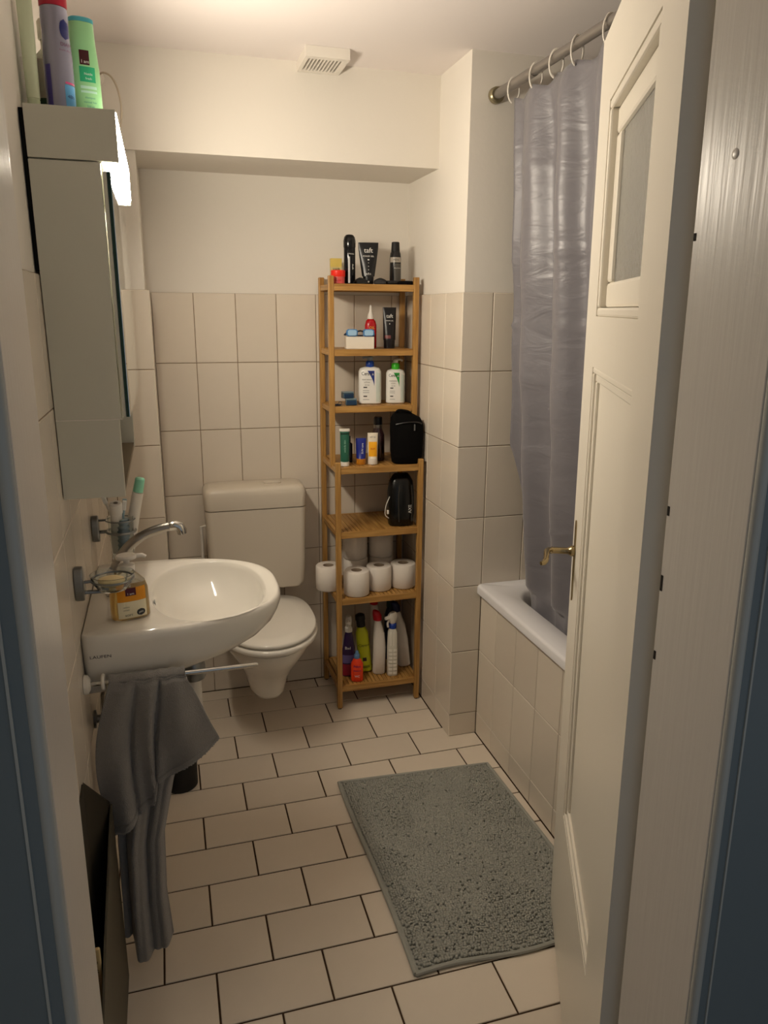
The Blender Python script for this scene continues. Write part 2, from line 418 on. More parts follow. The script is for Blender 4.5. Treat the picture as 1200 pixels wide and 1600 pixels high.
# ------------------------------------------------------------------ door leaf
def make_door():
    Hx, Hy = 0.795, -2.12; Fx, Fy = 1.103, -1.436
    ang = math.atan2(Fy-Hy, Fx-Hx)
    d = thing('door_1', 'cream painted panelled door standing open with a pebbled glass window', 'door', (Hx, Hy, 0), ang)
    # local: +x along leaf from hinge to free edge, +y = visible face side, -y thickness
    Wd, Tk, Z0, Z1 = 0.75, 0.040, 0.008, 2.05
    u0, u1 = 0.155, 0.602
    def ring(mb, xa, xb, za, zb, w, y0, y1):
        mb.box(xa, y0, za, xb, y1, za+w).box(xa, y0, zb-w, xb, y1, zb).box(xa, y0, za+w, xa+w, y1, zb-w).box(xb-w, y0, za+w, xb, y1, zb-w)
        return mb
    leaf = MB()
    for a in ((0, Z0, u0, Z1), (u1, Z0, Wd, Z1), (u0, Z0, u1, 0.385), (u0, 1.430, u1, 1.528), (u0, 1.912, u1, Z1)):
        leaf.box(a[0], -Tk, a[1], a[2], 0, a[3])
    leaf.build('stiles_and_rails', door_paint, d)
    # lower panel
    MB().box(u0, -Tk+0.012, 0.385, u1, -0.012, 1.430).build('panel', door_paint, d)
    mb = MB(); ring(mb, u0, u1, 0.385, 1.430, 0.012, -0.014, -0.001); ring(mb, u0+0.012, u1-0.012, 0.397, 1.418, 0.016, -0.014, -0.006)
    mb.build('panel_moulding', door_paint, d, bevel=0.003)
    mb = MB(); ring(mb, u0, u1, 1.528, 1.912, 0.016, -0.02, -0.001)
    mb.build('window_moulding', door_paint, d, bevel=0.004)
    mb = MB(); ring(mb, u0+0.016, u1-0.016, 1.544, 1.896, 0.046, -0.030, -0.014)
    mb.build('window_frame', door_paint, d, bevel=0.006)
    MB().box(u0+0.055, -0.026, 1.585, u1-0.055, -0.021, 1.855).build('pane', pebble_m, d)
    # handle: long narrow plate, stem, curved lever
    pl = MB().prism([(0.690,0.905),(0.696,0.892),(0.702,0.905),(0.702,1.072),(0.696,1.085),(0.690,1.072)], 0, 0.0035, 'y').build('handle_plate', brass_old, d, bevel=0.001)
    hd = MB().lathe([(0.0125, 0), (0.0125, 0.006), (0.009, 0.010), (0.0078, 0.014), (0.0078, 0.046), (0.009, 0.05)], n=18).build('handle', brass_old, d, smooth=True)
    hd.rotation_euler = (-PI/2, 0, 0); hd.location = (0.696, 0.0035, 1.012)
    lv = MB().tube([(0.696,0.050,1.012),(0.690,0.060,1.013),(0.680,0.064,1.014),(0.665,0.066,1.013),(0.650,0.067,1.010),(0.638,0.069,1.006),(0.630,0.074,1.003),(0.626,0.080,1.003)],
                   [0.007,0.0078,0.0072,0.0064,0.0062,0.0066,0.006,0.0045], 14).build('lever', brass_old, d, smooth=True)
    # far side plate + lever
    MB().box(0.690, -Tk-0.0035, 0.892, 0.702, -Tk, 1.085).build('handle_plate', brass_old, d)
    MB().tube([(0.696,-Tk,1.012),(0.696,-Tk-0.045,1.012),(0.680,-Tk-0.058,1.012),(0.590,-Tk-0.058,1.004)], 0.007, 12).build('lever', brass_old, d, smooth=True)
    for z in (0.25, 1.75):
        MB().tube([(-0.006, -Tk-0.006, z), (-0.006, -Tk-0.006, z+0.09)], 0.007, 12).build('hinge', satin_steel, d, smooth=True)
    d['kind'] = 'structure'
    bpy.context.view_layer.update()
    lean(d, Hx, 1.1)
    return d
make_door()

# ------------------------------------------------------------------ bathtub
def make_tub():
    t = thing('bathtub', 'white enamel bathtub built in behind cream tiles along the right wall', 'bathtub', (0, 0, 0))
    x0, x1, y0, y1, zt = 1.238, XR, FRONT, PY, 0.600
    def rr(xa, xb, ya, yb, r, z, n=8):
        out = []
        for cx, cy, a in ((xb-r, yb-r, 0), (xa+r, yb-r, 90), (xa+r, ya+r, 180), (xb-r, ya+r, 270)):
            for k in range(n+1):
                th = math.radians(a+90*k/n); out.append((cx+r*math.cos(th), cy+r*math.sin(th), z))
        return out
    e = 0.0015
    rings = [rr(x0+0.012, x1-e, y0+e, y1-e, 0.006, zt-0.036), rr(x0, x1-e, y0+e, y1-e, 0.008, zt-0.032), rr(x0, x1-e, y0+e, y1-e, 0.008, zt-0.010),
             rr(x0+0.003, x1-e, y0+e, y1-e, 0.010, zt-0.003), rr(x0+0.010, x1-e, y0+e, y1-e, 0.012, zt),
             rr(x0+0.088, x1-0.07, y0+0.10, y1-0.07, 0.12, zt-0.001), rr(x0+0.098, x1-0.08, y0+0.11, y1-0.08, 0.12, zt-0.010),
             rr(x0+0.105, x1-0.09, y0+0.12, y1-0.09, 0.12, zt-0.04), rr(x0+0.135, x1-0.12, y0+0.2, y1-0.14, 0.13, 0.28),
             rr(x0+0.16, x1-0.15, y0+0.26, y1-0.19, 0.13, 0.20), rr(x0+0.24, x1-0.23, y0+0.4, y1-0.3, 0.1, 0.185)]
    MB().rings(rings, cap0=False, cap1=True).build('tub_shell', enamel, t, smooth=True, angle=50)
    grout = MB().box(XT+0.0025, FRONT+0.001, 0, XT+0.03, PY-0.001, zt-0.036).build('apron', grout_m, t)
    t0 = PY+0.0137
    js = [-(t0-k*W) for k in range(1, 11)]
    us = [-PY]+js+[-FRONT]
    zs = [0.0, T-6*H, T-5*H, zt-0.037]
    us = [u for u in us if u <= -FRONT]
    for a, b in zip(us, us[1:]):
        for p, q in zip(zs, zs[1:]):
            if b-a < 0.012: continue
            o = bpy.data.objects.new('tile', tile_mesh(b-a-0.0022, q-p-0.0022, tile_m)); COL.objects.link(o); o.parent = t
            o.location = (XT+0.006, -(a+b)/2, (p+q)/2); o.rotation_euler = (0, 0, -PI/2)
make_tub()

# ------------------------------------------------------------------ mirror cabinet with light box
def make_cabinet():
    t = thing('mirror_cabinet', 'grey mirror cabinet with a glowing light box on top, above the basin', 'cabinet', (0, -1.33, 0))
    D = 0.63; x = 0.0015
    MB().box(x, 0, 1.326, 0.124, 0.018, 1.799).build('side_panel', cab_grey, t, bevel=0.0008)
    MB().box(x, D-0.018, 1.326, 0.124, D, 1.799).build('side_panel', cab_grey, t, bevel=0.0008)
    MB().box(x, 0.018, 1.326, 0.010, D-0.018, 1.799).build('back_panel', cab_grey, t)
    MB().box(x, 0.0, 1.165, 0.120, 0.016, 1.3235).build('side_panel', cab_grey, t, bevel=0.0008)
    MB().box(x, D-0.016, 1.165, 0.120, D, 1.3235).build('side_panel', cab_grey, t, bevel=0.0008)
    MB().box(x, 0.016, 1.165, 0.118, D-0.016, 1.177).build('open_shelf', mat('shelf_shaded_taupe', (110, 96, 74), 0.5), t)  # darker than the cabinet: shade inside the niche put into the colour
    MB().box(x, 0.016, 1.177, 0.010, D-0.016, 1.3235).build('back_panel', mat('niche_shade', (92, 82, 66), 0.6), t)  # niche shade painted into the back panel too
    MB().box(x, 0.0, 1.3235, 0.126, D, 1.326).build('bottom_panel', white_plastic, t)
    MB().box(-0.0076, 0.012, 1.608, 0.0012, D-0.01, 1.885).build('gap_light_blocker', mat('gap_blocker_dark', (20, 18, 15), 0.9), t)  # dark block added to keep lamp light out of the wall gap
    dr = MB().box(0.1265, 0.002, 1.330, 0.134, D-0.002, 1.785).build('mirror_door', cab_grey, t, bevel=0.0008)
    MB().box(0.1342, 0.001, 1.329, 0.1400, D-0.001, 1.785).build('glass_backing', glass_edge, dr)
    MB().box(0.1402, 0.001, 1.329, 0.1412, D-0.001, 1.785).build('mirror', mirror_m, dr)
    MB().box(x, 0, 1.802, 0.157, 0.012, 1.89).build('light_box_side', cab_grey, t, bevel=0.0008)
    MB().box(x, D-0.012, 1.802, 0.157, D, 1.89).build('light_box_side', cab_grey, t, bevel=0.0008)
    MB().box(x, 0.012, 1.806, 0.006, D-0.012, 1.880).build('light_box_back', cab_grey, t)
    MB().box(x, 0.012, 1.880, 0.1525, D-0.012, 1.89).build('light_box_top', cab_grey, t)
    MB().box(0.0015, 0.012, 1.800, 0.126, D-0.012, 1.806).build('light_box_bottom', cab_grey, t)
    # L-shaped opal diffuser: front face with rounded lower corner and underside
    prof = [(0.128, 1.803), (0.147, 1.803), (0.155, 1.806), (0.1585, 1.814), (0.1585, 1.888), (0.153, 1.888), (0.153, 1.816), (0.146, 1.810), (0.128, 1.810)]
    tag(MB().prism(prof, 0.0125, D-0.0125, 'y').build('diffuser', diffuser_m, t), 'glowing opal lamp cover')
make_cabinet()

# power cord from the wall to the light box
rose = MB().lathe([(0.020, 0), (0.021, 0.004), (0.019, 0.012), (0.012, 0.018), (0.008, 0.026)], n=20).build('cable_outlet', white_plastic, smooth=True)
rose.rotation_euler = (PI/2, 0, 0); rose.location = (0.078, LY-0.003, 2.198)
tag(rose, 'small white cable outlet on the wall above the mirror cabinet', 'outlet')
pts = [(0.080, -0.335, 2.198), (0.100, -0.37, 2.200), (0.125, -0.42, 2.175), (0.142, -0.48, 2.120), (0.146, -0.56, 2.045), (0.128, -0.66, 1.955), (0.09, -0.735, 1.8935)]
def smooth_pts(pts, n=6):
    P = [Vector(p) for p in pts]; out = []
    for i in range(len(P)-1):
        a, b, c, d = P[max(i-1, 0)], P[i], P[i+1], P[min(i+2, len(P)-1)]
        for k in range(n):
            t = k/n
            out.append(tuple(0.5*((2*b)+(c-a)*t+(2*a-5*b+4*c-d)*t*t+(-a+3*b-3*c+d)*t**3)))
    out.append(tuple(P[-1])); return out
tag(MB().tube(smooth_pts(pts), 0.0028, 8).build('power_cord', mat('cord', (196, 184, 164), 0.5), smooth=True), 'thin pale cord looping from the wall outlet to the light box', 'cord')

# ------------------------------------------------------------------ ceiling vent
def make_vent():
    t = thing('air_vent', 'square white slotted air vent where ceiling meets the boxed beam', 'vent', (0.742, -0.395, 2.266))
    mb = MB(); w = 0.067; d0, d1 = -0.078, 0.081
    mb.box(-w, d0, 0.0, -w+0.010, d1, 0.0295).box(w-0.016, d0, 0.0, w, d1, 0.0295)
    mb.box(-w+0.010, d0, 0.0, w-0.016, d0+0.022, 0.0295).box(-w+0.010, d1-0.02, 0.0, w-0.016, d1, 0.0295)
    mb.build('housing', white_plastic, t)
    MB().box(-w+0.010, d0+0.02, 0.022, w-0.016, d1-0.01, 0.0295).build('duct', mat('duct_dark', (84, 70, 54), 0.9), t)
    n = 10
    for i in range(n+1):
        xx = -w+0.0105+(2*w-0.027)*i/n
        MB().box(-0.0022, d0+0.022, 0.001, 0.0022, d1-0.02, 0.020).build('slat', white_plastic, t, loc=(xx, 0, 0))
make_vent()

# ------------------------------------------------------------------ shower rod, rings, curtain
ROD = (1.236, 2.176)
def make_rod():
    t = thing('shower_rod', 'grey metal shower curtain rod fixed to the plaster wall above the tub', 'rod', (ROD[0], PY, ROD[1]))
    MB().tube([(0, OFF-0.001, 0), (0, FRONT-PY+0.001, 0)], 0.0125, 18).build('tube', rod_metal, t, smooth=True)
    MB().tube([(0, OFF-0.002, 0), (0, -0.008, 0), (0, -0.012, 0)], [0.024, 0.023, 0.019], 22).build('wall_flange', mat('flange', (150, 140, 112), 0.3, metal=0.7), t, smooth=True)
    MB().tube([(0, -0.018, 0), (0, -0.25, 0)], 0.0142, 18).build('sleeve', rod_metal, t, smooth=True)
make_rod()
hook_y = [-0.712, -0.850, -0.963, -1.067, -1.212, -1.36, -1.50, -1.64, -1.78, -1.92]
place = ['nearest the far wall', 'second from the far wall', 'third from the far wall', 'fourth from the far wall', 'close to the top of the open door']
for i, y in enumerate(hook_y):
    rg = MB().torus((0, 0, 0), 0.0185, 0.0024, 'y', 28, 8, math.radians(-65), math.radians(255)).build('curtain_ring', white_plastic, smooth=True, loc=(ROD[0], y, ROD[1]-0.0165))
    rg.rotation_euler = (0, 0, math.radians(random.uniform(-14, 10))); rg.scale = (1, 1, 1.75)
    tag(rg, ('white plastic curtain ring on the rod, '+place[i]) if i < 5 else ['sixth','seventh','eighth','ninth','tenth'][i-5]+' white plastic curtain ring from the far wall, behind the open door', 'ring', 'curtain rings on the shower rod')
def make_curtain():
    zt, zb = 2.140, 0.47
    def y0(z):
        K = [(0.4, -0.84), (0.6, -0.80), (0.75, -0.745), (0.9, -0.705), (1.12, -0.668), (1.4, -0.682), (1.8, -0.70), (2.2, -0.712)]
        for a, b in zip(K, K[1:]):
            if a[0] <= z <= b[0]: t = (z-a[0])/(b[0]-a[0]); return a[1]+(b[1]-a[1])*t
    NU, NV = 240, 120; v = []; f = []
    for j in range(NV+1):
        z = zt-(zt-zb)*j/NV; t = (zt-z)/(zt-zb)
        for i in range(NU+1):
            u = i/NU; ys = y0(z); y = ys+(-1.98-ys)*u
            s = -(y+0.7)
            amp = 0.020*(0.75+0.5*math.sin(3*u+1))*(0.85+0.2*t)
            fold = math.sin(2*PI*(s/0.19)+0.5*math.sin(2.1*z)+0.6)*amp*1.15 + 0.003*math.sin(2*PI*s/0.082+2*z)
            wr = 0.0035*math.sin(9*z*2.1+7*s)*math.sin(5*s+3*z)
            # packing creases: sharp horizontal ridges
            cr = 0
            for zc in (1.93, 1.70, 1.50, 1.335, 1.115, 0.90):
                dz = z-zc-0.006*math.sin(11*s); cr += 0.0055*math.exp(-(dz/0.006)**2)*(0.5+0.5*math.sin(17*s+zc*9))
            x = 1.237+0.118*min(1.0, t*1.07)**1.25
            top = math.exp(-((zt-z)/0.05))
            k = 0.4+0.6*(1-top)
            if z < 0.66: k *= 0.75
            xx = x+fold*k+wr*(1-top)-cr
            if z < 0.64: xx = max(xx, 1.347+0.004*math.sin(30*s))
            sag = 0
            hs = [h for h in hook_y]
            if j < 8:
                dmin = min(abs(y-h) for h in hs); sag = -min(0.016, dmin*0.28)*(1-j/8)
            v.append((xx, y, z+sag))
    for j in range(NV):
        for i in range(NU):
            a = j*(NU+1)+i; f.append((a, a+NU+1, a+NU+2, a+1))
    mb = MB(); mb.v = v; mb.f = f
    c = mb.build('shower_curtain', curtain_m, smooth=True, angle=80)
    sm = c.modifiers.new('thickness', 'SOLIDIFY'); sm.thickness = 0.0008
    tag(c, 'long grey satin shower curtain with fold creases hanging into the bathtub', 'curtain')
make_curtain()

# ------------------------------------------------------------------ wash basin
def make_basin():
    t = thing('wash_basin', 'white rounded porcelain wash basin fixed to the left wall', 'basin', (0, -1.045, 0))
    HY, XF = 0.256, 0.466; bx, by = 0.285, -0.012; N = 120
    def out(th):
        # ray from bowl centre to outline: superellipse half (x>0) closed by the wall line
        dx, dy = math.cos(th), math.sin(th); lo, hi = 0.0, 0.8
        def inside(x, y):
            if x < 0.0: return False
            n = 2.6; q = abs(y)/HY
            xx = max(0.0, (x-0.06))/(XF-0.06)
            return q**2.8+xx**n <= 1
        for _ in range(40):
            m = (lo+hi)/2
            if inside(bx+dx*m, by+dy*m): lo = m
            else: hi = m
        return (bx+dx*lo, by+dy*lo)
    P = [out(2*PI*k/N) for k in range(N)]
    def bowl(k, ax, ay, z, n=2.25, cx=bx):
        a = 2*PI*k/N; c, s = math.cos(a), math.sin(a)
        # same direction as the ray
        q = (abs(c/ax)**n+abs(s/ay)**n)**(-1/n)
        return (cx+c*q, by+s*q, z)
    def body(hy, xf, z):
        return [(p[0]*xf/XF, p[1]*hy/HY, z) for p in P]
    rings = []
    for ax, ay, z in ((0.02, 0.02, 0.742), (0.05, 0.06, 0.744), (0.085, 0.115, 0.755), (0.115, 0.165, 0.780), (0.130, 0.197, 0.812), (0.137, 0.208, 0.835), (0.141, 0.212, 0.8465), (0.146, 0.216, 0.8498)):
        rings.append([bowl(k, ax, ay, z) for k in range(N)])
    mid = [tuple((rings[-1][k][i]*0.45+(P[k][0], P[k][1], 0.851)[i]*0.55) for i in range(3)) for k in range(N)]
    rings.append(mid)
    rings += [[(0.004+p[0]*(XF-0.012)/XF, p[1]*(HY-0.008)/HY, 0.851) for p in P], [(0.001+p[0]*(XF-0.004)/XF, p[1]*(HY-0.0025)/HY, 0.848) for p in P]]
    for hy, xf, z in ((0.256, 0.466, 0.840), (0.2565, 0.466, 0.828), (0.2555, 0.461, 0.812), (0.252, 0.450, 0.790), (0.247, 0.425, 0.766), (0.241, 0.382, 0.744), (0.235, 0.320, 0.727), (0.230, 0.240, 0.712), (0.222, 0.15, 0.699), (0.205, 0.07, 0.690)):
        rings.append(body(hy, xf, z))
    b = MB().rings([[(max(0.0012, p[0]), p[1], p[2]) for p in r] for r in rings], cap0=True, cap1=True).build('basin_body', porcelain, t, smooth=True, angle=70)
    MB().lathe([(0.001, 0.7455), (0.019, 0.7455), (0.022, 0.7445)], cx=bx, cy=by, n=24, cap1=True).build('drain', chrome, t, smooth=True)
    o = MB().lathe([(0.0075, 0), (0.0075, 0.002)], n=16).build('overflow', dark_steel, t); o.rotation_euler = (0, PI/2, 0); o.location = (bx-0.1335, by, 0.822)
    # maker's lettering on the near flank
    me = text_mesh('LAUFEN', 0.0110)
    for vv in me.vertices:
        x, z = vv.co.x*1.15, vv.co.y; X = 0.038+x; Z = 0.800+z
        K = [(0.84, 0.256), (0.812, 0.255), (0.790, 0.251), (0.766, 0.246), (0.744, 0.239)]
        hy = 0.251
        for a, c in zip(K, K[1:]):
            if c[0] <= Z <= a[0]: hy = c[1]+(a[1]-c[1])*(Z-c[0])/(a[0]-c[0])
        # near flank position of outline at X
        q = max(0.0, X-0.06)/(XF-0.06); yq = hy*(1-q**2.6)**(1/2.8)
        vv.co = (X, -yq-0.0012, Z)
    link('lettering', me, ink, t)
make_basin()

def make_tap():
    t = thing('basin_tap', 'chrome basin tap with a long curved swivel spout', 'tap', (0.062, -1.045, 0.8515))
    MB().lathe([(0.026, 0), (0.026, 0.004), (0.022, 0.008), (0.0205, 0.045), (0.019, 0.055), (0.012, 0.062)], n=28).build('body', chrome, t, smooth=True)
    sp = [(0, 0, 0.045), (0.006, 0, 0.070), (0.020, 0, 0.098), (0.045, 0, 0.126), (0.078, 0, 0.148), (0.112, 0, 0.160), (0.140, 0, 0.165)]
    MB().tube(smooth_pts(sp), [0.0145]*8+[0.0125]*15+[0.0115]*14, 18).build('spout', satin_steel, t, smooth=True)
    MB().tube([(0.138, 0, 0.1648), (0.152, 0, 0.167), (0.162, 0, 0.163), (0.167, 0, 0.152), (0.168, 0, 0.144)], [0.0118, 0.0128, 0.0135, 0.0128, 0.0115], 20).build('aerator', chrome, t, smooth=True)
    MB().tube([(0.0, -0.018, 0.030), (0.0, -0.046, 0.034), (0.0, -0.052, 0.035)], [0.009, 0.0085, 0.006], 14).build('lever', chrome, t, smooth=True)
make_tap()

def make_trap():
    t = thing('drain_trap', 'white and chrome drain trap under the wash basin', 'pipe', (0.235, -1.05, 0))
    MB().lathe([(0.030, 0.600), (0.032, 0.606), (0.032, 0.640), (0.028, 0.648), (0.020, 0.650), (0.020, 0.716)], n=24).build('slip_nut', dark_steel, t, smooth=True)
    MB().lathe([(0.018, 0.47), (0.020, 0.52), (0.020, 0.60)], n=20).build('pipe', white_plastic, t, smooth=True)
    MB().tube(smooth_pts([(0, 0, 0.49), (-0.004, 0, 0.455), (-0.03, 0, 0.435), (-0.055, 0, 0.455), (-0.065, 0, 0.50), (-0.09, 0, 0.535), (-0.13, 0, 0.545), (-0.2335, 0, 0.545)]), 0.017, 16).build('bend', white_plastic, t, smooth=True)
make_trap()
for y, z, lb in ((-1.115, 0.650, 'dark angle valve on the wall under the basin, upper one'), (-1.205, 0.600, 'dark angle valve on the wall under the basin, lower one')):
    t = thing('angle_valve', lb, 'valve', (0, y, z))
    MB().tube([(0.001, 0, 0), (0.006, 0, 0), (0.007, 0, 0), (0.03, 0, 0), (0.042, 0, 0)], [0.022, 0.021, 0.010, 0.010, 0.006], 16).build('body', dark_steel, t, smooth=True)
    MB().tube([(0.024, 0, 0.008), (0.024, 0, 0.06), (0.030, 0.03, 0.075)], 0.005, 10).build('hose', satin_steel, t, smooth=True)

# ------------------------------------------------------------------ toilet
def make_toilet():
    t = thing('toilet', 'white wall-hung toilet with closed lid beside the basin', 'toilet', (0.516, 0, 0))
    def egg(hw, yf, z, yb=-0.003, N=56, nb=3.2, nf=2.05):
        out = []; yc = yb+(yf-yb)*0.48
        for k in range(N):
            a = 2*PI*k/N; c, s = math.cos(a), math.sin(a)
            if s <= 0: out.append((hw*math.copysign(abs(c)**(2/nf), c), yc+(yc-yf)*(-(abs(s)**(2/nf))), z))
            else: out.append((hw*math.copysign(abs(c)**(2/nb), c), yc+(yb-yc)*(abs(s)**(2/nb)), z))
        return out
    rings = [egg(0.050, -0.372, 0.140, nf=2.8), egg(0.066, -0.388, 0.144, nf=2.8), egg(0.073, -0.398, 0.158, nf=2.7), egg(0.079, -0.410, 0.188, nf=2.6), egg(0.090, -0.432, 0.225, nf=2.4), egg(0.113, -0.480, 0.275, nf=2.2),
             egg(0.140, -0.535, 0.325), egg(0.160, -0.568, 0.362), egg(0.170, -0.580, 0.388), egg(0.171, -0.583, 0.398), egg(0.165, -0.578, 0.402)]
    MB().rings(rings).build('bowl', porcelain, t, smooth=True, angle=60)
    MB().rings([egg(0.176, -0.592, 0.407, -0.13), egg(0.182, -0.598, 0.412, -0.125), egg(0.182, -0.598, 0.424, -0.125), egg(0.177, -0.593, 0.429, -0.13)]).build('seat', porcelain, t, smooth=True, angle=60)
    MB().rings([egg(0.172, -0.588, 0.434, -0.12), egg(0.178, -0.592, 0.438, -0.115), egg(0.178, -0.592, 0.444, -0.115), egg(0.173, -0.587, 0.449, -0.12), egg(0.12, -0.53, 0.452, -0.17)]).build('lid', porcelain, t, smooth=True, angle=60)
    for s in (-1, 1):
        MB().tube([(s*0.055, -0.105, 0.403), (s*0.055, -0.105, 0.436), (s*0.055, -0.105, 0.442)], [0.017, 0.017, 0.013], 16).build('hinge', porcelain, t, smooth=True)
make_toilet()
def make_cistern():
    t = thing('toilet_cistern', 'off-white plastic cistern with overhanging lid above the toilet', 'cistern', (0.516, -0.0815, 0))
    def rr(hx, hy, r, z, n=7):
        out = []
        for sx, sy, a in ((1, 1, 0), (-1, 1, 90), (-1, -1, 180), (1, -1, 270)):
            for k in range(n+1):
                th = math.radians(a+90*k/n); out.append((sx*(hx-r)+r*math.cos(th), sy*(hy-r)+r*math.sin(th), z))
        return out
    MB().rings([rr(0.150, 0.062, 0.02, 0.486), rr(0.170, 0.074, 0.022, 0.492), rr(0.180, 0.078, 0.024, 0.510), rr(0.184, 0.079, 0.024, 0.60), rr(0.190, 0.080, 0.024, 0.812)]).build('tank', cistern_plastic, t, smooth=True, angle=50)
    MB().rings([rr(0.189, 0.0795, 0.024, 0.8155), rr(0.192, 0.080, 0.024, 0.820), rr(0.192, 0.080, 0.024, 0.866), rr(0.190, 0.078, 0.026, 0.882), rr(0.182, 0.071, 0.03, 0.894), rr(0.170, 0.060, 0.03, 0.898)]).build('lid', cistern_plastic, t, smooth=True, angle=50)
    fb = MB().rings([rr(0.034, 0.022, 0.012, 0.8985), rr(0.034, 0.022, 0.012, 0.903), rr(0.030, 0.018, 0.010, 0.9045)]).build('flush_button', cistern_plastic, t, smooth=True)
    fb.location = (0.07, 0.0, 0)
    MB().tube([(0, 0.0, 0.4875), (0, -0.0, 0.455), (0, 0.0, 0.4035)], [0.034, 0.035, 0.037], 18).build('flush_pipe', porcelain, t, smooth=True)
    MB().tube([(-0.187, -0.0, 0.74), (-0.205, 0.0, 0.74), (-0.205, 0.0, 0.50), (-0.200, 0.05, 0.45), (-0.200, 0.0795, 0.45)], 0.006, 10).build('supply_hose', white_plastic, t, smooth=True)
make_cistern()
# toilet brush holder
t = thing('toilet_brush_holder', 'black round toilet brush holder on the floor behind the towel', 'brush holder', (0.178, -0.625, 0.0))
MB().lathe([(0.052, 0.0), (0.055, 0.003), (0.056, 0.13), (0.054, 0.134), (0.050, 0.134), (0.049, 0.02)], n=36).build('cup', black_matte, t, smooth=True)
MB().lathe([(0.050, 0.128), (0.040, 0.150), (0.014, 0.158), (0.008, 0.165), (0.0075, 0.34), (0.010, 0.36), (0.004, 0.37)], n=24).build('brush_handle', black_matte, t, smooth=True)

# ------------------------------------------------------------------ towel bar and towel
BY, BZ = -1.312, 0.744
t = thing('towel_bar', 'chrome swing towel bar under the near side of the basin', 'towel bar', (0, BY, BZ))
MB().tube([(0.012, 0, 0), (0.374, 0, 0.0), (0.378, 0, 0)], [0.0058, 0.0058, 0.004], 16).build('bar', chrome, t, smooth=True)
MB().tube([(0.0005, 0, 0), (0.008, 0, 0), (0.014, 0, 0)], [0.022, 0.021, 0.012], 20).build('wall_mount', white_plastic, t, smooth=True)
MB().torus((0.040, 0, 0.002), 0.0145, 0.004, 'x', 20, 8).build('ring', white_plastic, t, smooth=True)
def sheet(name, rows, parent, thick=0.006):
    """rows: list of polylines (same length) of points"""
    mb = MB(); n = len(rows[0])
    for r in rows: mb.v += [tuple(p) for p in r]
    for j in range(len(rows)-1):
        for i in range(n-1):
            a = j*n+i; mb.f.append((a, a+n, a+n+1, a+1))
    o = mb.build(name, towel_m, parent, smooth=True, angle=80)
    m = o.modifiers.new('thickness', 'SOLIDIFY'); m.thickness = thick; m.offset = 0
    return o
def interp(K, u):
    for a, b in zip(K, K[1:]):
        if a[0] <= u <= b[0]:
            t = (u-a[0])/(b[0]-a[0]); t = t
            return tuple(x+(y-x)*t for x, y in zip(a[1:], b[1:]))
    return K[-1][1:]
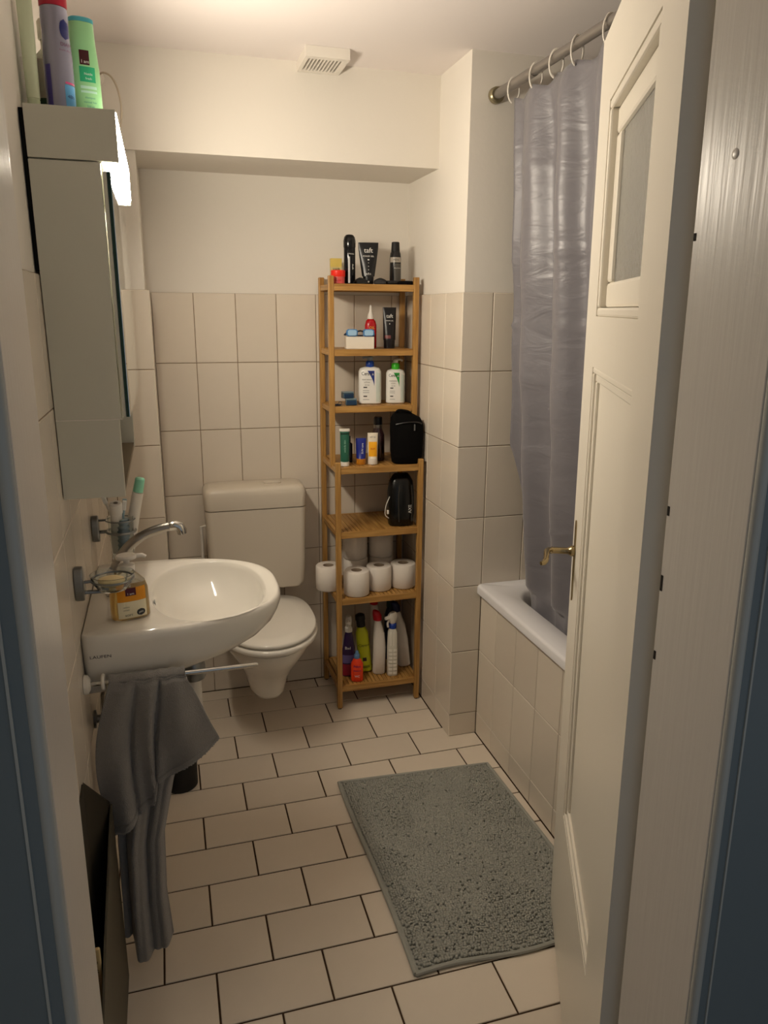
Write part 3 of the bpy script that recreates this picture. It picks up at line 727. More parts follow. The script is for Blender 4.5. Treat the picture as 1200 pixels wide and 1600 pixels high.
def make_towel():
    t = thing('hand_towel', 'crumpled grey terry towel draped over the chrome bar under the basin', 'towel', (0, BY, BZ))
    NU, NV = 72, 60
    # front layer in (x, z) world at the bar plane: left/right part hems
    top = [(0, 0.052), (0.42, 0.118), (0.50, 0.140), (0.70, 0.172), (1, 0.214)]
    bot = [(0, 0.030, 0.375), (0.44, 0.128, 0.452), (0.50, 0.136, 0.515), (0.56, 0.142, 0.500), (0.8, 0.215, 0.545), (1, 0.279, 0.588)]
    rows = []
    for j in range(NV+1):
        v = j/NV; row = []
        for i in range(NU+1):
            u = i/NU; xt = interp(top, u)[0]; xb, zb = interp(bot, u)
            bulge = -0.030*math.sin(PI*min(1, v*1.02))*(1-u)**2
            x = xt+(xb-xt)*v**0.95+bulge
            z = (BZ+0.003)+(zb-(BZ+0.003))*v
            # folds: deep valleys that open downward
            a = min(1, 0.25+v*1.3)
            y = BY-0.013-0.012*a
            y += 0.024*a*math.exp(-((u-0.36+0.10*v)/0.035)**2)+0.045*a*math.exp(-((u-0.62+0.12*v)/0.030)**2)
            y -= 0.030*a*math.sin(PI*min(1,u/0.40))**2*(0.4+0.6*v)+0.022*a*math.exp(-((u-0.80)/0.13)**2)+0.020*a*math.exp(-((u-0.50)/0.07)**2)
            y += 0.003*math.sin(17*u+9*v)
            if v < 0.05: y = BY-0.0125
            row.append((x, min(y, BY-0.010*min(1, v*12)), z+0.002*math.sin(25*u)))
        rows.append([(x, y-BY, z-BZ) for x, y, z in row])
    f = sheet('front_layer', rows, t)
    # hem fringe band
    hem = []
    for k in (0.965, 0.985, 1.0, 1.012):
        j = min(NV, int(k*NV)); hem.append([(x, y-0.002, z-(k-j/NV)*0.25) for x, y, z in rows[j]])
    sheet('hem', hem, t, 0.009)
    fr_ = MB(); last = rows[NV]; import random as RR; rr_ = RR.Random(5)
    for i in range(NU*2):
        u = i/(NU*2)*NU; a = int(u); f_ = u-a; p = [last[a][k]*(1-f_)+last[min(a+1, NU)][k]*f_ for k in range(3)]
        fr_.tube([(p[0], p[1]-0.003, p[2]+0.006), (p[0]+rr_.uniform(-.001, .001), p[1]-0.005, p[2]-0.004-rr_.random()*0.003)], 0.0013, 5)
    fr_.build('fringe', towel_m, t)['kind'] = 'stuff'
    # back layer hanging almost to the floor, gathered
    topb = [(0, 0.055), (1, 0.212)]
    rows = []
    for j in range(NV*2+1):
        v = j/(NV*2); row = []
        for i in range(NU+1):
            u = i/NU
            xl = interp([(0, 0.055), (0.35, 0.055), (0.6, 0.040), (1, 0.034)], v)[0]
            xr = interp([(0, 0.212), (0.18, 0.215), (0.40, 0.170), (0.58, 0.142), (0.8, 0.138), (1, 0.146)], v)[0]
            x = xl+(xr-xl)*u
            zb = interp([(0, 0.075), (0.22, 0.058), (0.25, 0.022), (0.55, 0.024), (0.8, 0.036), (1, 0.055)], u)[0]
            z = (BZ+0.003)+(zb-(BZ+0.003))*v
            a = min(1, v*2.2)
            y = BY+0.013+0.012*a*math.sin(2*PI*u*2.1+0.4)+0.004*math.sin(2*PI*u*5+3*v)
            y += -0.020*a*math.exp(-((u-0.42)/0.2)**2)+0.018*a*math.exp(-((u-0.16)/0.06)**2)
            if v > 0.30: y -= 0.030*min(1, (v-0.30)*3)
            y = max(y, BY+0.010) if v < 0.28 else y
            row.append((x, y-BY, z-BZ))
        rows.append(row)
    sheet('back_layer', rows, t)
    # strip that passes over the bar
    rows = []
    for k in range(9):
        a = PI*k/8
        rows.append([(0.052+(0.214-0.052)*i/40, -0.0125*math.cos(a), 0.0115*math.sin(a)*1.0+0.002+0.001*math.sin(i)) for i in range(41)])
    sheet('top_fold', rows, t)
make_towel()

# ------------------------------------------------------------------ magazine rack by the door
def make_rack():
    t = thing('magazine_rack', 'dark brown slant-sided magazine rack on the floor beside the doorway', 'rack', (0.0, -1.365, 0.0))
    # open V-shaped rack: the back board runs from the wall to the outer board
    zt = 0.475
    MB().prism([(0.0, 0.0), (0.0, zt), (-0.02, zt-0.006), (-0.315, 0.385), (-0.52, 0.30), (-0.52, 0.0)], 0.034, 0.039, 'x').build('side_panel', rack_m, t, bevel=0.001)
    Ax, Ay, Bx, By = 0.003, -0.135, 0.0335, 0.0
    mb = MB()
    mb.v = [(Ax, Ay, 0), (Bx, By-0.002, 0), (Bx, By+0.004, 0), (Ax, Ay+0.006, 0), (Ax, Ay, 0.622), (Bx, By-0.002, zt+0.003), (Bx, By+0.004, zt+0.003), (Ax, Ay+0.006, 0.622)]
    mb.f = [(0,3,2,1),(4,5,6,7),(0,1,5,4),(1,2,6,5),(2,3,7,6),(3,0,4,7)]
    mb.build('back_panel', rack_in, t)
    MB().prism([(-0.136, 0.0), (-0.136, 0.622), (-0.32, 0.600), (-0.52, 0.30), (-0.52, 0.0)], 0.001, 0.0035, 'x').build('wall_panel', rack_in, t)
    MB().prism([(0.004, -0.52), (0.0335, -0.52), (0.0335, -0.006), (0.003, -0.138)], 0.0, 0.012).build('bottom', rack_m, t)
make_rack()
for i, (y, z0, z1, x, lb, c) in enumerate(((-1.70, 0.0125, 0.408, 0.0185, 'cream paper folder standing in the magazine rack, the farther one', (214, 186, 132)), (-1.765, 0.0125, 0.345, 0.0200, 'cream booklet with yellow and black stripes standing in the magazine rack', (218, 192, 140)))):
    t = thing('booklet', lb, 'booklet', (x, y, z0))
    pm = mat('booklet_paper', (214, 186, 132), 0.6)
    MB().box(-0.0125, -0.004, 0, 0.0125, 0.004, z1-z0).build('cover', pm, t, bevel=0.003)
    MB().box(-0.010, 0.0042, 0.002, 0.010, 0.006, z1-z0-0.006).build('pages', paper, t)
    me = text_mesh('Das Magazin' if i == 0 else 'Info', 0.010)
    for vv in me.vertices:
        px, pz = vv.co.x, vv.co.y; vv.co = (0.003+pz, -0.0046, (z1-z0)-0.05-px)
    link('lettering', me, ink, t)
    if i:
        for k, (c2, a, b) in enumerate((((206, 190, 70), 0.075, 0.083), ((60, 62, 30), 0.083, 0.088), ((206, 190, 70), 0.088, 0.094), ((34, 30, 24), 0.094, 0.2))):
            MB().box(-0.0125, -0.0052, (z1-z0)-b, 0.0125, -0.0042, (z1-z0)-a).build('stripe', mat('stripe%d' % (k if k != 2 else 0), c2, 0.5), t)

# ------------------------------------------------------------------ tumbler holder and soap dish
def wall_plate(t, r=0.036):
    p = MB().prism([(0.020*math.copysign(abs(math.cos(a))**0.8, math.cos(a)), r*math.copysign(abs(math.sin(a))**0.8, math.sin(a))) for a in [2*PI*k/28 for k in range(28)]], 0.0008, 0.019, 'x').build('wall_plate', dark_steel, t, bevel=0.003)
    return p
t = thing('tumbler_holder', 'steel ring holder for the toothbrush glass on the left wall', 'holder', (0, -0.86, 0.972))
wall_plate(t)
MB().torus((0.074, 0, -0.010), 0.0375, 0.0035, 'z', 32, 10).build('ring', dark_steel, t, smooth=True)
MB().torus((0.074, 0, 0.022), 0.0375, 0.0018, 'z', 32, 8).build('ring', dark_steel, t, smooth=True)
MB().tube([(0.010, 0, -0.010), (0.038, 0, -0.010)], 0.005, 10).build('arm', dark_steel, t, smooth=True)
MB().tube([(0.010, 0, 0.022), (0.038, 0, 0.022)], 0.003, 10).build('arm', dark_steel, t, smooth=True)
tm = thing('toothbrush_glass', 'clear glass tumbler full of toothbrushes on the left wall', 'glass', (0.074, -0.86, 0.885))
MB().lathe([(0.026, 0), (0.028, 0.002), (0.0335, 0.118), (0.0327, 0.118), (0.0265, 0.008), (0.002, 0.007)], n=36, cap1=True).build('tumbler', clear_glass, tm, smooth=True)
def stick(name, label, cat, p0, p1, build):
    t = thing(name, label, cat, p0)
    d = Vector(p1)-Vector(p0); t.rotation_mode = 'QUATERNION'; t.rotation_quaternion = Vector((0, 0, 1)).rotation_difference(d)
    build(t, d.length); return t
TX, TY, TZ = 0.074, -0.86, 0.895
def brush_build(col, hm=(230, 230, 226)):
    def f(t, L):
        MB().tube([(0, 0, 0), (0.0, 0, L*0.3), (0.001, 0, L*0.6), (0, 0, L*0.8), (0, 0, L)], [0.005, 0.0055, 0.004, 0.0028, 0.004], 10).build('handle', mat('brush_%d' % col[0], col, 0.4), t, smooth=True)
        MB().box(-0.005, -0.012, L-0.004, 0.005, -0.002, L+0.022).build('bristles', mat('bristle', hm, 0.8), t, bevel=0.002)
        MB().box(-0.0055, -0.002, L-0.006, 0.0055, 0.003, L+0.025).build('head', mat('brush_%d' % col[0], col, 0.4), t, bevel=0.002)
    return f
stick('toothbrush', 'white toothbrush leaning left in the glass', 'toothbrush', (TX+0.012, TY-0.004, TZ), (TX-0.034, TY+0.005, TZ+0.148), brush_build((226, 224, 218)))
stick('toothbrush', 'pale blue toothbrush leaning right in the glass', 'toothbrush', (TX-0.008, TY-0.014, TZ), (TX+0.013, TY-0.021, TZ+0.135), brush_build((150, 178, 190)))
def tube_build(L0, col, capcol, round_cap=True):
    def f(t, L):
        m = mat('tube_%d_%d' % (col[0], col[2]), col, 0.4)
        Loft([(0.0, 0.017, 0.0015, 3), (0.03, 0.0165, 0.008, 2.4), (L*0.6, 0.015, 0.0125, 2), (L*0.82, 0.0145, 0.0145, 2), (L*0.83, 0.006, 0.006, 2)]).body('tube', m, t)
        q_ = 0.0035 if round_cap else 0.0
        MB().lathe([(0.013+q_, L*0.83), (0.0135+q_, L*0.84), (0.0125+q_, L), (0.010+q_, L+0.003)], n=24).build('cap', mat('cap_%d' % capcol[1], capcol, 0.4), t, smooth=True)
        if not round_cap: return
        MB().lathe([(0.005, L+0.0032), (0.006, L+0.0036)], n=16).build('cap_dimple', satin_steel, t)
    return f
stick('toothpaste_tube', 'white tube with a mint green cap standing tallest in the glass', 'tube', (TX+0.011, TY+0.012, TZ), (TX+0.058, TY+0.008, TZ+0.205), tube_build(0.2, (228, 222, 212), (150, 222, 190), False))
stick('toothpaste_tube', 'white toothpaste tube with a round white cap in the glass', 'tube', (TX-0.013, TY+0.012, TZ), (TX-0.006, TY-0.034, TZ+0.150), tube_build(0.15, (220, 216, 210), (222, 218, 212)))
def ridged(t, L):
    MB().lathe([(0.015+0.0016*math.sin(k*1.6), k*L/30) for k in range(31)], n=24).build('ridged_body', mat('bluegrey', (112, 130, 142), 0.4), t, smooth=True, angle=80)
    MB().lathe([(0.0155, L), (0.0155, L+0.004), (0.012, L+0.006)], n=24).build('rim', mat('bluegrey', (112, 130, 142), 0.4), t, smooth=True)
stick('interdental_case', 'ridged blue-grey plastic case in the toothbrush glass', 'case', (TX+0.005, TY-0.014, TZ+0.003), (TX+0.007, TY-0.018, TZ+0.100), ridged)

t = thing('soap_dish', 'round clear glass soap dish on a dark wall bracket', 'soap dish', (0, -1.295, 0.972))
wall_plate(t, 0.038)
MB().tube([(0.010, 0, -0.020), (0.034, 0.006, -0.023), (0.066, 0.014, -0.0265)], 0.0045, 10).build('arm', dark_steel, t, smooth=True)
MB().torus((0.076, 0.012, 0.002), 0.044, 0.0024, 'z', 36, 8).build('ring', dark_steel, t, smooth=True)
MB().tube([(0.010, 0, 0.002), (0.033, 0.004, 0.002)], 0.0035, 10).build('arm', dark_steel, t, smooth=True)
MB().lathe([(0.010, -0.0245), (0.030, -0.021), (0.042, -0.004), (0.0465, 0.013), (0.045, 0.0135), (0.040, -0.002), (0.028, -0.017), (0.002, -0.019)], cx=0.076, cy=0.012, n=40).build('glass_dish', clear_glass, t, smooth=True)
sb = Loft([(0, 0.021, 0.016, 2.4), (0.004, 0.027, 0.021, 2.4), (0.010, 0.029, 0.023, 2.4), (0.016, 0.026, 0.020, 2.3), (0.020, 0.016, 0.012, 2.2)]).body('soap_bar', soap_m, None)
sb.location = (0.073, -1.283, 0.958); sb.rotation_euler = (0.0, 0.05, 0.3)
tag(sb, 'pale yellow bar of soap lying in the glass soap dish', 'soap')

# ------------------------------------------------------------------ liquid soap dispenser on the basin
def make_dispenser():
    t = thing('soap_dispenser', 'clear pump bottle of orange-yellow liquid soap on the basin deck', 'dispenser', (0.102, -1.205, 0.8515), 0.28); t.scale = (1.17, 1.1, 1.0)
    S1 = Loft([(0, 0.034, 0.020, 3), (0.004, 0.037, 0.023, 3), (0.03, 0.037, 0.024, 2.8), (0.070, 0.036, 0.024, 2.6), (0.088, 0.031, 0.022, 2.4), (0.102, 0.020, 0.017, 2.2), (0.110, 0.013, 0.013, 2), (0.122, 0.0125, 0.0125, 2)])
    S1.body('bottle', clear_plastic, t)
    Loft([(0.002, 0.032, 0.018, 3), (0.03, 0.0345, 0.0215, 2.8), (0.066, 0.0335, 0.0215, 2.6), (0.072, 0.032, 0.021, 2.5)]).body('liquid_soap', amber_liquid, t)
    S1.patch('label', mat('label_cream', (232, 222, 190), 0.5), t, -0.027, 0.027, 0.006, 0.046)
    S1.patch('label', mat('label_orange', (228, 150, 24), 0.45), t, -0.027, 0.027, 0.0463, 0.078)
    S1.patch('logo_square', mat('maroon', (78, 12, 36), 0.5), t, -0.012, 0.008, 0.060, 0.078, off=0.0012)
    S1.text('I am', 0.0075, -0.002, 0.0645, white_ink, t, off=0.0018)
    S1.text('SOFT', 0.0065, -0.008, 0.013, ink, t); S1.text('SAVON', 0.0035, -0.012, 0.033, ink, t); S1.text('HONEY', 0.0035, -0.012, 0.026, ink, t)
    S1.patch('badge', mat('badge', (40, 44, 50), 0.5), t, 0.007, 0.0235, 0.009, 0.0255, off=0.0012, shape=True)
    S1.text('pH', 0.007, 0.0152, 0.0172, white_ink, t, off=0.0018)
    MB().lathe([(0.015, 0.112), (0.0155, 0.113), (0.0155, 0.126), (0.008, 0.129), (0.006, 0.131), (0.006, 0.140)], n=28).build('collar', white_plastic, t, smooth=True)
    MB().lathe([(0.010, 0.138), (0.019, 0.141), (0.020, 0.146), (0.018, 0.149)], n=28).build('pump_head', white_plastic, t, smooth=True)
    MB().tube([(0.01, 0, 0.144), (0.030, -0.004, 0.144), (0.036, -0.005, 0.140)], [0.006, 0.005, 0.004], 12).build('nozzle', white_plastic, t, smooth=True)
    MB().tube([(0, 0, 0.112), (0.002, 0, 0.01)], 0.0022, 8).build('dip_tube', white_plastic, t, smooth=True)
make_dispenser()

# ------------------------------------------------------------------ things on top of the cabinet
ZC = 1.8902
t = thing('deodorant_spray', 'lilac aerosol can with a crimson cap, foremost on the cabinet', 'spray can', (0.059, -1.235, ZC), 0.25)
A = Loft([(0, 0.0245, 0.0245, 2), (0.004, 0.026, 0.026, 2), (0.10, 0.026, 0.026, 2), (0.145, 0.0235, 0.0235, 2), (0.168, 0.0245, 0.0245, 2), (0.182, 0.0235, 0.0235, 2)])
A.body('can', mat('lilac', (152, 152, 172), 0.25, metal=0.35), t)
A.patch('oval_logo', mat('navy', (24, 34, 104), 0.35), t, 0.004, 0.0225, 0.128, 0.162, shape=True)
A.text('DIAM', 0.0085, 0.013, 0.119, mat('plum', (104, 44, 84), 0.5), t)
A.text('double effect', 0.0042, 0.011, 0.1095, mat('plum', (104, 44, 84), 0.5), t)
A.patch('blue_flash', mat('sky_blue', (96, 170, 222), 0.4), t, 0.004, 0.0235, 0.004, 0.052)
A.patch('pink_stripe', mat('hot_pink', (208, 70, 130), 0.4), t, 0.006, 0.0235, 0.054, 0.057)
A.text('48h', 0.0085, 0.014, 0.032, mat('navy', (24, 34, 104), 0.35), t)
A.patch('side_print', mat('violet', (66, 56, 130), 0.4), t, -0.0245, -0.0175, 0.006, 0.085)
MB().lathe([(0.0235, 0.183), (0.0245, 0.185), (0.0245, 0.222), (0.022, 0.230), (0.010, 0.233)], n=32).build('cap', mat('crimson', (176, 22, 50), 0.35), t, smooth=True)
t = thing('shampoo_bottle', 'mint green shampoo bottle standing upside down on the cabinet', 'bottle', (0.100, -1.165, ZC), 0.2)
B = Loft([(0, 0.024, 0.017, 2.4), (0.02, 0.029, 0.019, 2.6), (0.10, 0.028, 0.019, 2.5), (0.15, 0.024, 0.017, 2.4), (0.184, 0.0225, 0.016, 2.4)])
B.body('bottle', mat('mint', (156, 216, 156), 0.3), t)
MB().rings([sup(0, 0, 0.0228, 0.0163, 2.4, 0.1845), sup(0, 0, 0.0232, 0.0166, 2.4, 0.186), sup(0, 0, 0.0230, 0.0165, 2.4, 0.191), sup(0, 0, 0.020, 0.014, 2.4, 0.193)]).build('rim', mat('turquoise', (78, 176, 190), 0.35), t, smooth=True)
B.patch('logo_square', mat('maroon_dark', (62, 8, 18), 0.45), t, -0.010, 0.008, 0.108, 0.134)
B.text('I am', 0.0085, 0.0, 0.1135, white_ink, t)
B.patch('print', mat('sea_green', (44, 170, 120), 0.45), t, -0.012, 0.017, 0.078, 0.105)
B.text('Nettle', 0.006, 0.004, 0.092, white_ink, t); B.text('fresh', 0.006, 0.004, 0.084, white_ink, t)
B.patch('band', mat('pale_mint', (190, 232, 214), 0.45), t, -0.012, 0.018, 0.066, 0.071); B.patch('band', mat('pale_mint', (190, 232, 214), 0.45), t, -0.012, 0.018, 0.0585, 0.0625)
for k, s in enumerate(('shampoo', 'normal hair', '250 ml')): B.text(s, 0.0052, 0.004, 0.050-0.008*k, mat('teal_ink', (40, 140, 130), 0.5), t)
t = thing('clear_bottle', 'clear rounded bottle with a dark green band, left behind the spray can', 'bottle', (0.036, -1.155, ZC), 0.1)
Cb = Loft([(0, 0.028, 0.020, 2.6), (0.004, 0.030, 0.022, 2.6), (0.10, 0.030, 0.022, 2.5), (0.120, 0.027, 0.020, 2.3), (0.135, 0.014, 0.013, 2), (0.140, 0.013, 0.013, 2), (0.152, 0.013, 0.013, 2)])
Cb.body('bottle', mat('frosted_clear', (206, 206, 190), 0.25, trans=0.55, ior=1.3), t)
Cb.patch('label', mat('label_grey', (158, 152, 134), 0.5), t, -0.024, 0.024, 0.045, 0.115)
Cb.patch('label', mat('label_white', (214, 208, 192), 0.5), t, -0.024, 0.024, 0.004, 0.034)
Cb.patch('green_band', mat('bottle_green', (24, 58, 34), 0.5), t, -0.024, 0.024, 0.034, 0.045, off=0.001)
Cb.text('100%', 0.009, -0.006, 0.026, ink, t); Cb.text('OK vegan', 0.0055, -0.004, 0.012, ink, t)
MB().lathe([(0.016, 0.152), (0.017, 0.154), (0.017, 0.182), (0.014, 0.187)], n=24).build('cap', mat('pale_sage', (206, 206, 188), 0.4), t, smooth=True)
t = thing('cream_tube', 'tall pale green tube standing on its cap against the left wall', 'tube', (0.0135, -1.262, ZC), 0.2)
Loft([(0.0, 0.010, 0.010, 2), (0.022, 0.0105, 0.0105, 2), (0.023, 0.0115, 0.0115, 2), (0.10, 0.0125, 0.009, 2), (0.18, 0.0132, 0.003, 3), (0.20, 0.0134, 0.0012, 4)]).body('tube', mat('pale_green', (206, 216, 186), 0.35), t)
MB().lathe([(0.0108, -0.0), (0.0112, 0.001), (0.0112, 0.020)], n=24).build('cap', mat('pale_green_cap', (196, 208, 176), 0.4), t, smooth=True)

# ------------------------------------------------------------------ bamboo shelf
X0, X1 = 0.793, 1.134
YB, YU, YLW = -0.020, -0.190, -0.280
LEV_U = [1.635, 1.405, 1.197]; LEV_L = [0.983, 0.735, 0.467, 0.098]
def make_shelf():
    t = thing('bamboo_shelf', 'tall bamboo shelf unit in the corner with a deeper lower half', 'shelf unit', (0, 0, 0))
    p = 0.010
    def post(x, y, h, z0=0.004):
        MB().box(-p, -p, z0, p, p, h).build('post', bam_z, t, bevel=0.0025, loc=(x, y, 0))
        if z0 < 0.1: MB().lathe([(0.008, 0), (0.009, 0.005)], n=12).build('foot', black_matte, t, loc=(x, y, 0))
    xl, xr = X0+p, X1-p
    for x in (xl, xr):
        post(x, YB-0.0, 1.662); post(x, YLW, 1.003); 
        MB().box(-p, -p, LEV_L[0]-0.0125, p, p, 1.662).build('post', bam_z, t, bevel=0.0025, loc=(x, YU, 0))
    def board(z, yf):
        MB().box(xl+p, yf-0.008, z-0.024, xr-p, yf+0.006, z).build('front_rail', bam_x, t, bevel=0.0015)
        MB().box(xl+p, YB-0.006, z-0.024, xr-p, YB+0.008, z).build('back_rail', bam_x, t, bevel=0.0015)
        for x in (xl, xr):
            MB().box(x-0.006, yf+p, z-0.022, x+0.006, YB-p, z-0.002).build('side_rail', bam_y, t, bevel=0.0015)
        mb = MB(); n = 19; w = (xr-xl-0.016)/n
        for i in range(n):
            mb.box(xl+0.008+i*w+0.0012, yf+0.0062, z-0.010, xl+0.008+(i+1)*w-0.0012, YB-0.0062, z-0.001)
        o = mb.build('slats', bam_y, t); o['kind'] = 'stuff'
    for z in LEV_U: board(z, YU)
    for z in LEV_L: board(z, YLW)
make_shelf()
SH = lambda i: (LEV_U+LEV_L)[i]+0.0003
def bottle_mat(n, c, r=0.35, **k): return mat(n, c, r, **k)
FACE = 0.22      # labels turn toward the doorway... negative yaw faces the camera
FACE = -0.20

# --- top shelf
t = thing('hairspray_can', 'slim glossy black hairspray can with a rounded top on the top shelf', 'spray can', (0.886, -0.135, SH(0)), FACE)
C = Loft([(0, 0.019, 0.019, 2), (0.003, 0.021, 0.021, 2), (0.125, 0.021, 0.021, 2), (0.127, 0.0205, 0.0205, 2)])
C.body('can', mat('can_gunmetal', (30, 30, 33), 0.12, metal=0.5), t)
MB().lathe([(0.0215, 0.127), (0.022, 0.130), (0.022, 0.150), (0.019, 0.163), (0.013, 0.170), (0.004, 0.172)], n=32).build('cap', black_gloss, t, smooth=True)
C.patch('silver_print', mat('silver_print', (176, 176, 176), 0.3), t, -0.006, 0.001, 0.004, 0.095); C.text('STYLING', 0.006, 0.004, 0.104, white_ink, t)
C.text('spray', 0.009, 0.010, 0.060, white_ink, t, rot=1)
t = thing('hair_gel_tube', 'wide black hair gel tube with silver lettering on the top shelf', 'tube', (0.955, -0.140, SH(0)), FACE)
G = Loft([(0, 0.019, 0.015, 2), (0.028, 0.020, 0.016, 2), (0.0285, 0.023, 0.017, 2), (0.07, 0.029, 0.012, 2), (0.125, 0.036, 0.004, 3), (0.146, 0.037, 0.0015, 4)])
G.body('tube', mat('gel_black', (16, 16, 18), 0.3), t)
G.text('taft', 0.024, 0.0, 0.118, white_ink, t, off=0.002); G.text('POWER GEL', 0.0075, 0, 0.098, white_ink, t)
for k in range(5): G.patch('dot', white_ink, t, -0.003 if k in (0,) else -0.0015, 0.003 if k in (0,) else 0.0015, 0.088-0.012*k-(0.004 if k == 0 else 0.002), 0.088-0.012*k, off=0.0014)
G.text('NO.5', 0.008, 0, 0.036, white_ink, t); G.patch('dot', white_ink, t, -0.003, 0.003, 0.006, 0.012, off=0.0014)
t = thing('cream_jar', 'round jar with a bright red lid and pink body on the top shelf', 'jar', (0.838, -0.155, SH(0)), FACE)
J = Loft([(0, 0.022, 0.022, 2), (0.002, 0.0245, 0.0245, 2), (0.024, 0.0245, 0.0245, 2)])
J.body('jar', mat('jar_pink', (214, 90, 84), 0.3), t); J.text('repair', 0.010, 0, 0.012, mat('red_ink', (190, 30, 40), 0.5), t)
MB().lathe([(0.0255, 0.0245), (0.0262, 0.026), (0.0262, 0.044), (0.024, 0.047)], n=36).build('lid', mat('lid_red', (232, 44, 26), 0.35), t, smooth=True)
t = thing('perfume_box', 'small yellow and cream carton standing behind the red-lidded jar', 'box', (0.848, -0.075, SH(0)), -0.1)
MB().box(-0.020, -0.016, 0, 0.020, 0.016, 0.062).build('carton', mat('box_cream', (206, 190, 130), 0.5), t)
MB().box(-0.0205, -0.0165, 0.062, 0.0205, 0.0165, 0.092).build('carton_top', mat('box_gold', (214, 190, 96), 0.4), t)
for k in range(2):
    me = text_mesh(('HAIR', 'WAX')[k], 0.012)
    for vv in me.vertices: vv.co = (vv.co.x, -0.0172, 0.053-0.014*k+vv.co.y)
    link('lettering', me, ink, t)
t = thing('deodorant_spray', 'black aerosol with a grey-silver label band, right end of the top shelf', 'spray can', (1.063, -0.125, SH(0)), FACE)
D_ = Loft([(0, 0.019, 0.019, 2), (0.003, 0.021, 0.021, 2), (0.095, 0.021, 0.021, 2), (0.112, 0.019, 0.019, 2), (0.118, 0.0165, 0.0165, 2)])
D_.body('can', mat('can_dark', (34, 32, 32), 0.25, metal=0.3), t)
D_.patch('label_band', mat('band_silver', (158, 150, 138), 0.35), t, -0.0195, 0.0195, 0.080, 0.098); D_.patch('label', mat('label_dark', (74, 70, 64), 0.4), t, -0.006, 0.0195, 0.012, 0.076)
D_.text('MEN', 0.010, 0, 0.0885, ink, t); D_.text('dry protect', 0.0055, 0.006, 0.060, white_ink, t)
MB().lathe([(0.0155, 0.118), (0.016, 0.120), (0.0145, 0.150), (0.012, 0.152)], n=28).build('cap', black_matte, t, smooth=True)
def torus_thing(name, label, cat, loc, R, r, tilt=0.0):
    o = MB().torus((0, 0, r), R, r, 'z', 32, 10).build(name, black_matte, smooth=True, loc=loc)
    o.scale = (1, 0.75, 1); return tag(o, label, cat)
torus_thing('hair_tie', 'thick black hair tie lying at the foot of the dark aerosol', 'hair tie', (1.035, -0.165, SH(0)), 0.020, 0.007)
# claw clips / combs
def claw(loc, rz, label):
    t = thing('hair_clip', label, 'hair clip', loc, rz)
    for s in (-1, 1):
        rows = []
        for i in range(9):
            u = i/8; x = -0.022+0.044*u; hh = 0.016*math.sin(PI*(0.15+0.7*u))
            rows.append([(x, s*0.001, hh+0.004), (x, s*0.010, hh*0.8+0.002), (x, s*0.014, 0.001)])
        mb = MB(); 
        for r in rows: mb.v += r
        for i in range(8):
            for k in range(2): a = i*3+k; mb.f.append((a, a+3, a+4, a+1))
        o = mb.build('jaw', black_matte, t); o.modifiers.new('th', 'SOLIDIFY').thickness = 0.0025
        for k in range(6):
            MB().tube([(-0.019+0.0076*k, s*0.013, 0.003), (-0.019+0.0076*k, s*0.004, 0.0018)], 0.0014, 6).build('tooth', black_matte, t)
    MB().tube([(-0.005, 0, 0.019), (0.005, 0, 0.019)], 0.004, 10).build('spring', dark_steel, t)
claw((0.915, -0.178, SH(0)), 0.3, 'small black hair clip in front of the gel tube, left one')
claw((0.992, -0.172, SH(0)), -0.4, 'small black hair clip to the right of the gel tube')
o = Loft([(0, 0.030, 0.012, 2.3), (0.004, 0.034, 0.015, 2.3), (0.010, 0.032, 0.014, 2.2), (0.014, 0.024, 0.009, 2)]).body('sleep_mask', black_fabric, None); o.location = (1.090, -0.172, SH(0))
tag(o, 'flat black oval pouch at the right end of the top shelf', 'pouch')

# --- second shelf
t = thing('serum_bottle', 'red dropper bottle with a white pointed nozzle on the second shelf', 'bottle', (0.974, -0.105, SH(1)), FACE)
R_ = Loft([(0, 0.019, 0.016, 2.6), (0.003, 0.022, 0.018, 2.6), (0.085, 0.022, 0.018, 2.5), (0.100, 0.018, 0.016, 2.2), (0.108, 0.010, 0.010, 2)])
R_.body('bottle', mat('ruby', (176, 16, 26), 0.25), t); R_.text('OIL', 0.014, 0.004, 0.075, mat('gold_ink', (226, 160, 70), 0.4), t); R_.patch('label', mat('dark_red', (112, 12, 26), 0.4), t, -0.016, 0.016, 0.008, 0.055)
MB().lathe([(0.0115, 0.107), (0.012, 0.109), (0.011, 0.122), (0.006, 0.135), (0.004, 0.155), (0.0025, 0.158)], n=24).build('nozzle', white_plastic, t, smooth=True)
t = thing('hair_gel_tube', 'narrow black tube with a reddish streak on the second shelf', 'tube', (1.045, -0.115, SH(1)), FACE)
E_ = Loft([(0, 0.021, 0.017, 2.2), (0.03, 0.022, 0.0175, 2.2), (0.0305, 0.0235, 0.018, 2.2), (0.08, 0.024, 0.013, 2.4), (0.135, 0.025, 0.003, 3), (0.150, 0.0255, 0.0015, 4)])
E_.body('tube', mat('gel_black2', (18, 14, 18), 0.28), t); E_.text('taft', 0.019, 0, 0.118, white_ink, t, off=0.002); E_.text('CREME GEL', 0.0055, 0, 0.101, white_ink, t)
E_.patch('streak', mat('rose_brown', (120, 66, 66), 0.35), t, -0.018, 0.004, 0.036, 0.048); E_.patch('ball', white_ink, t, -0.0015, 0.0015, 0.088, 0.092)
bx_ = thing('blue_white_box', 'low white carton with a blue top edge on the second shelf', 'box', (0.917, -0.155, SH(1)), -0.08)
MB().box(-0.052, -0.022, 0, 0.052, 0.022, 0.044).build('carton', mat('carton_white', (226, 218, 204), 0.6), bx_, bevel=0.001)
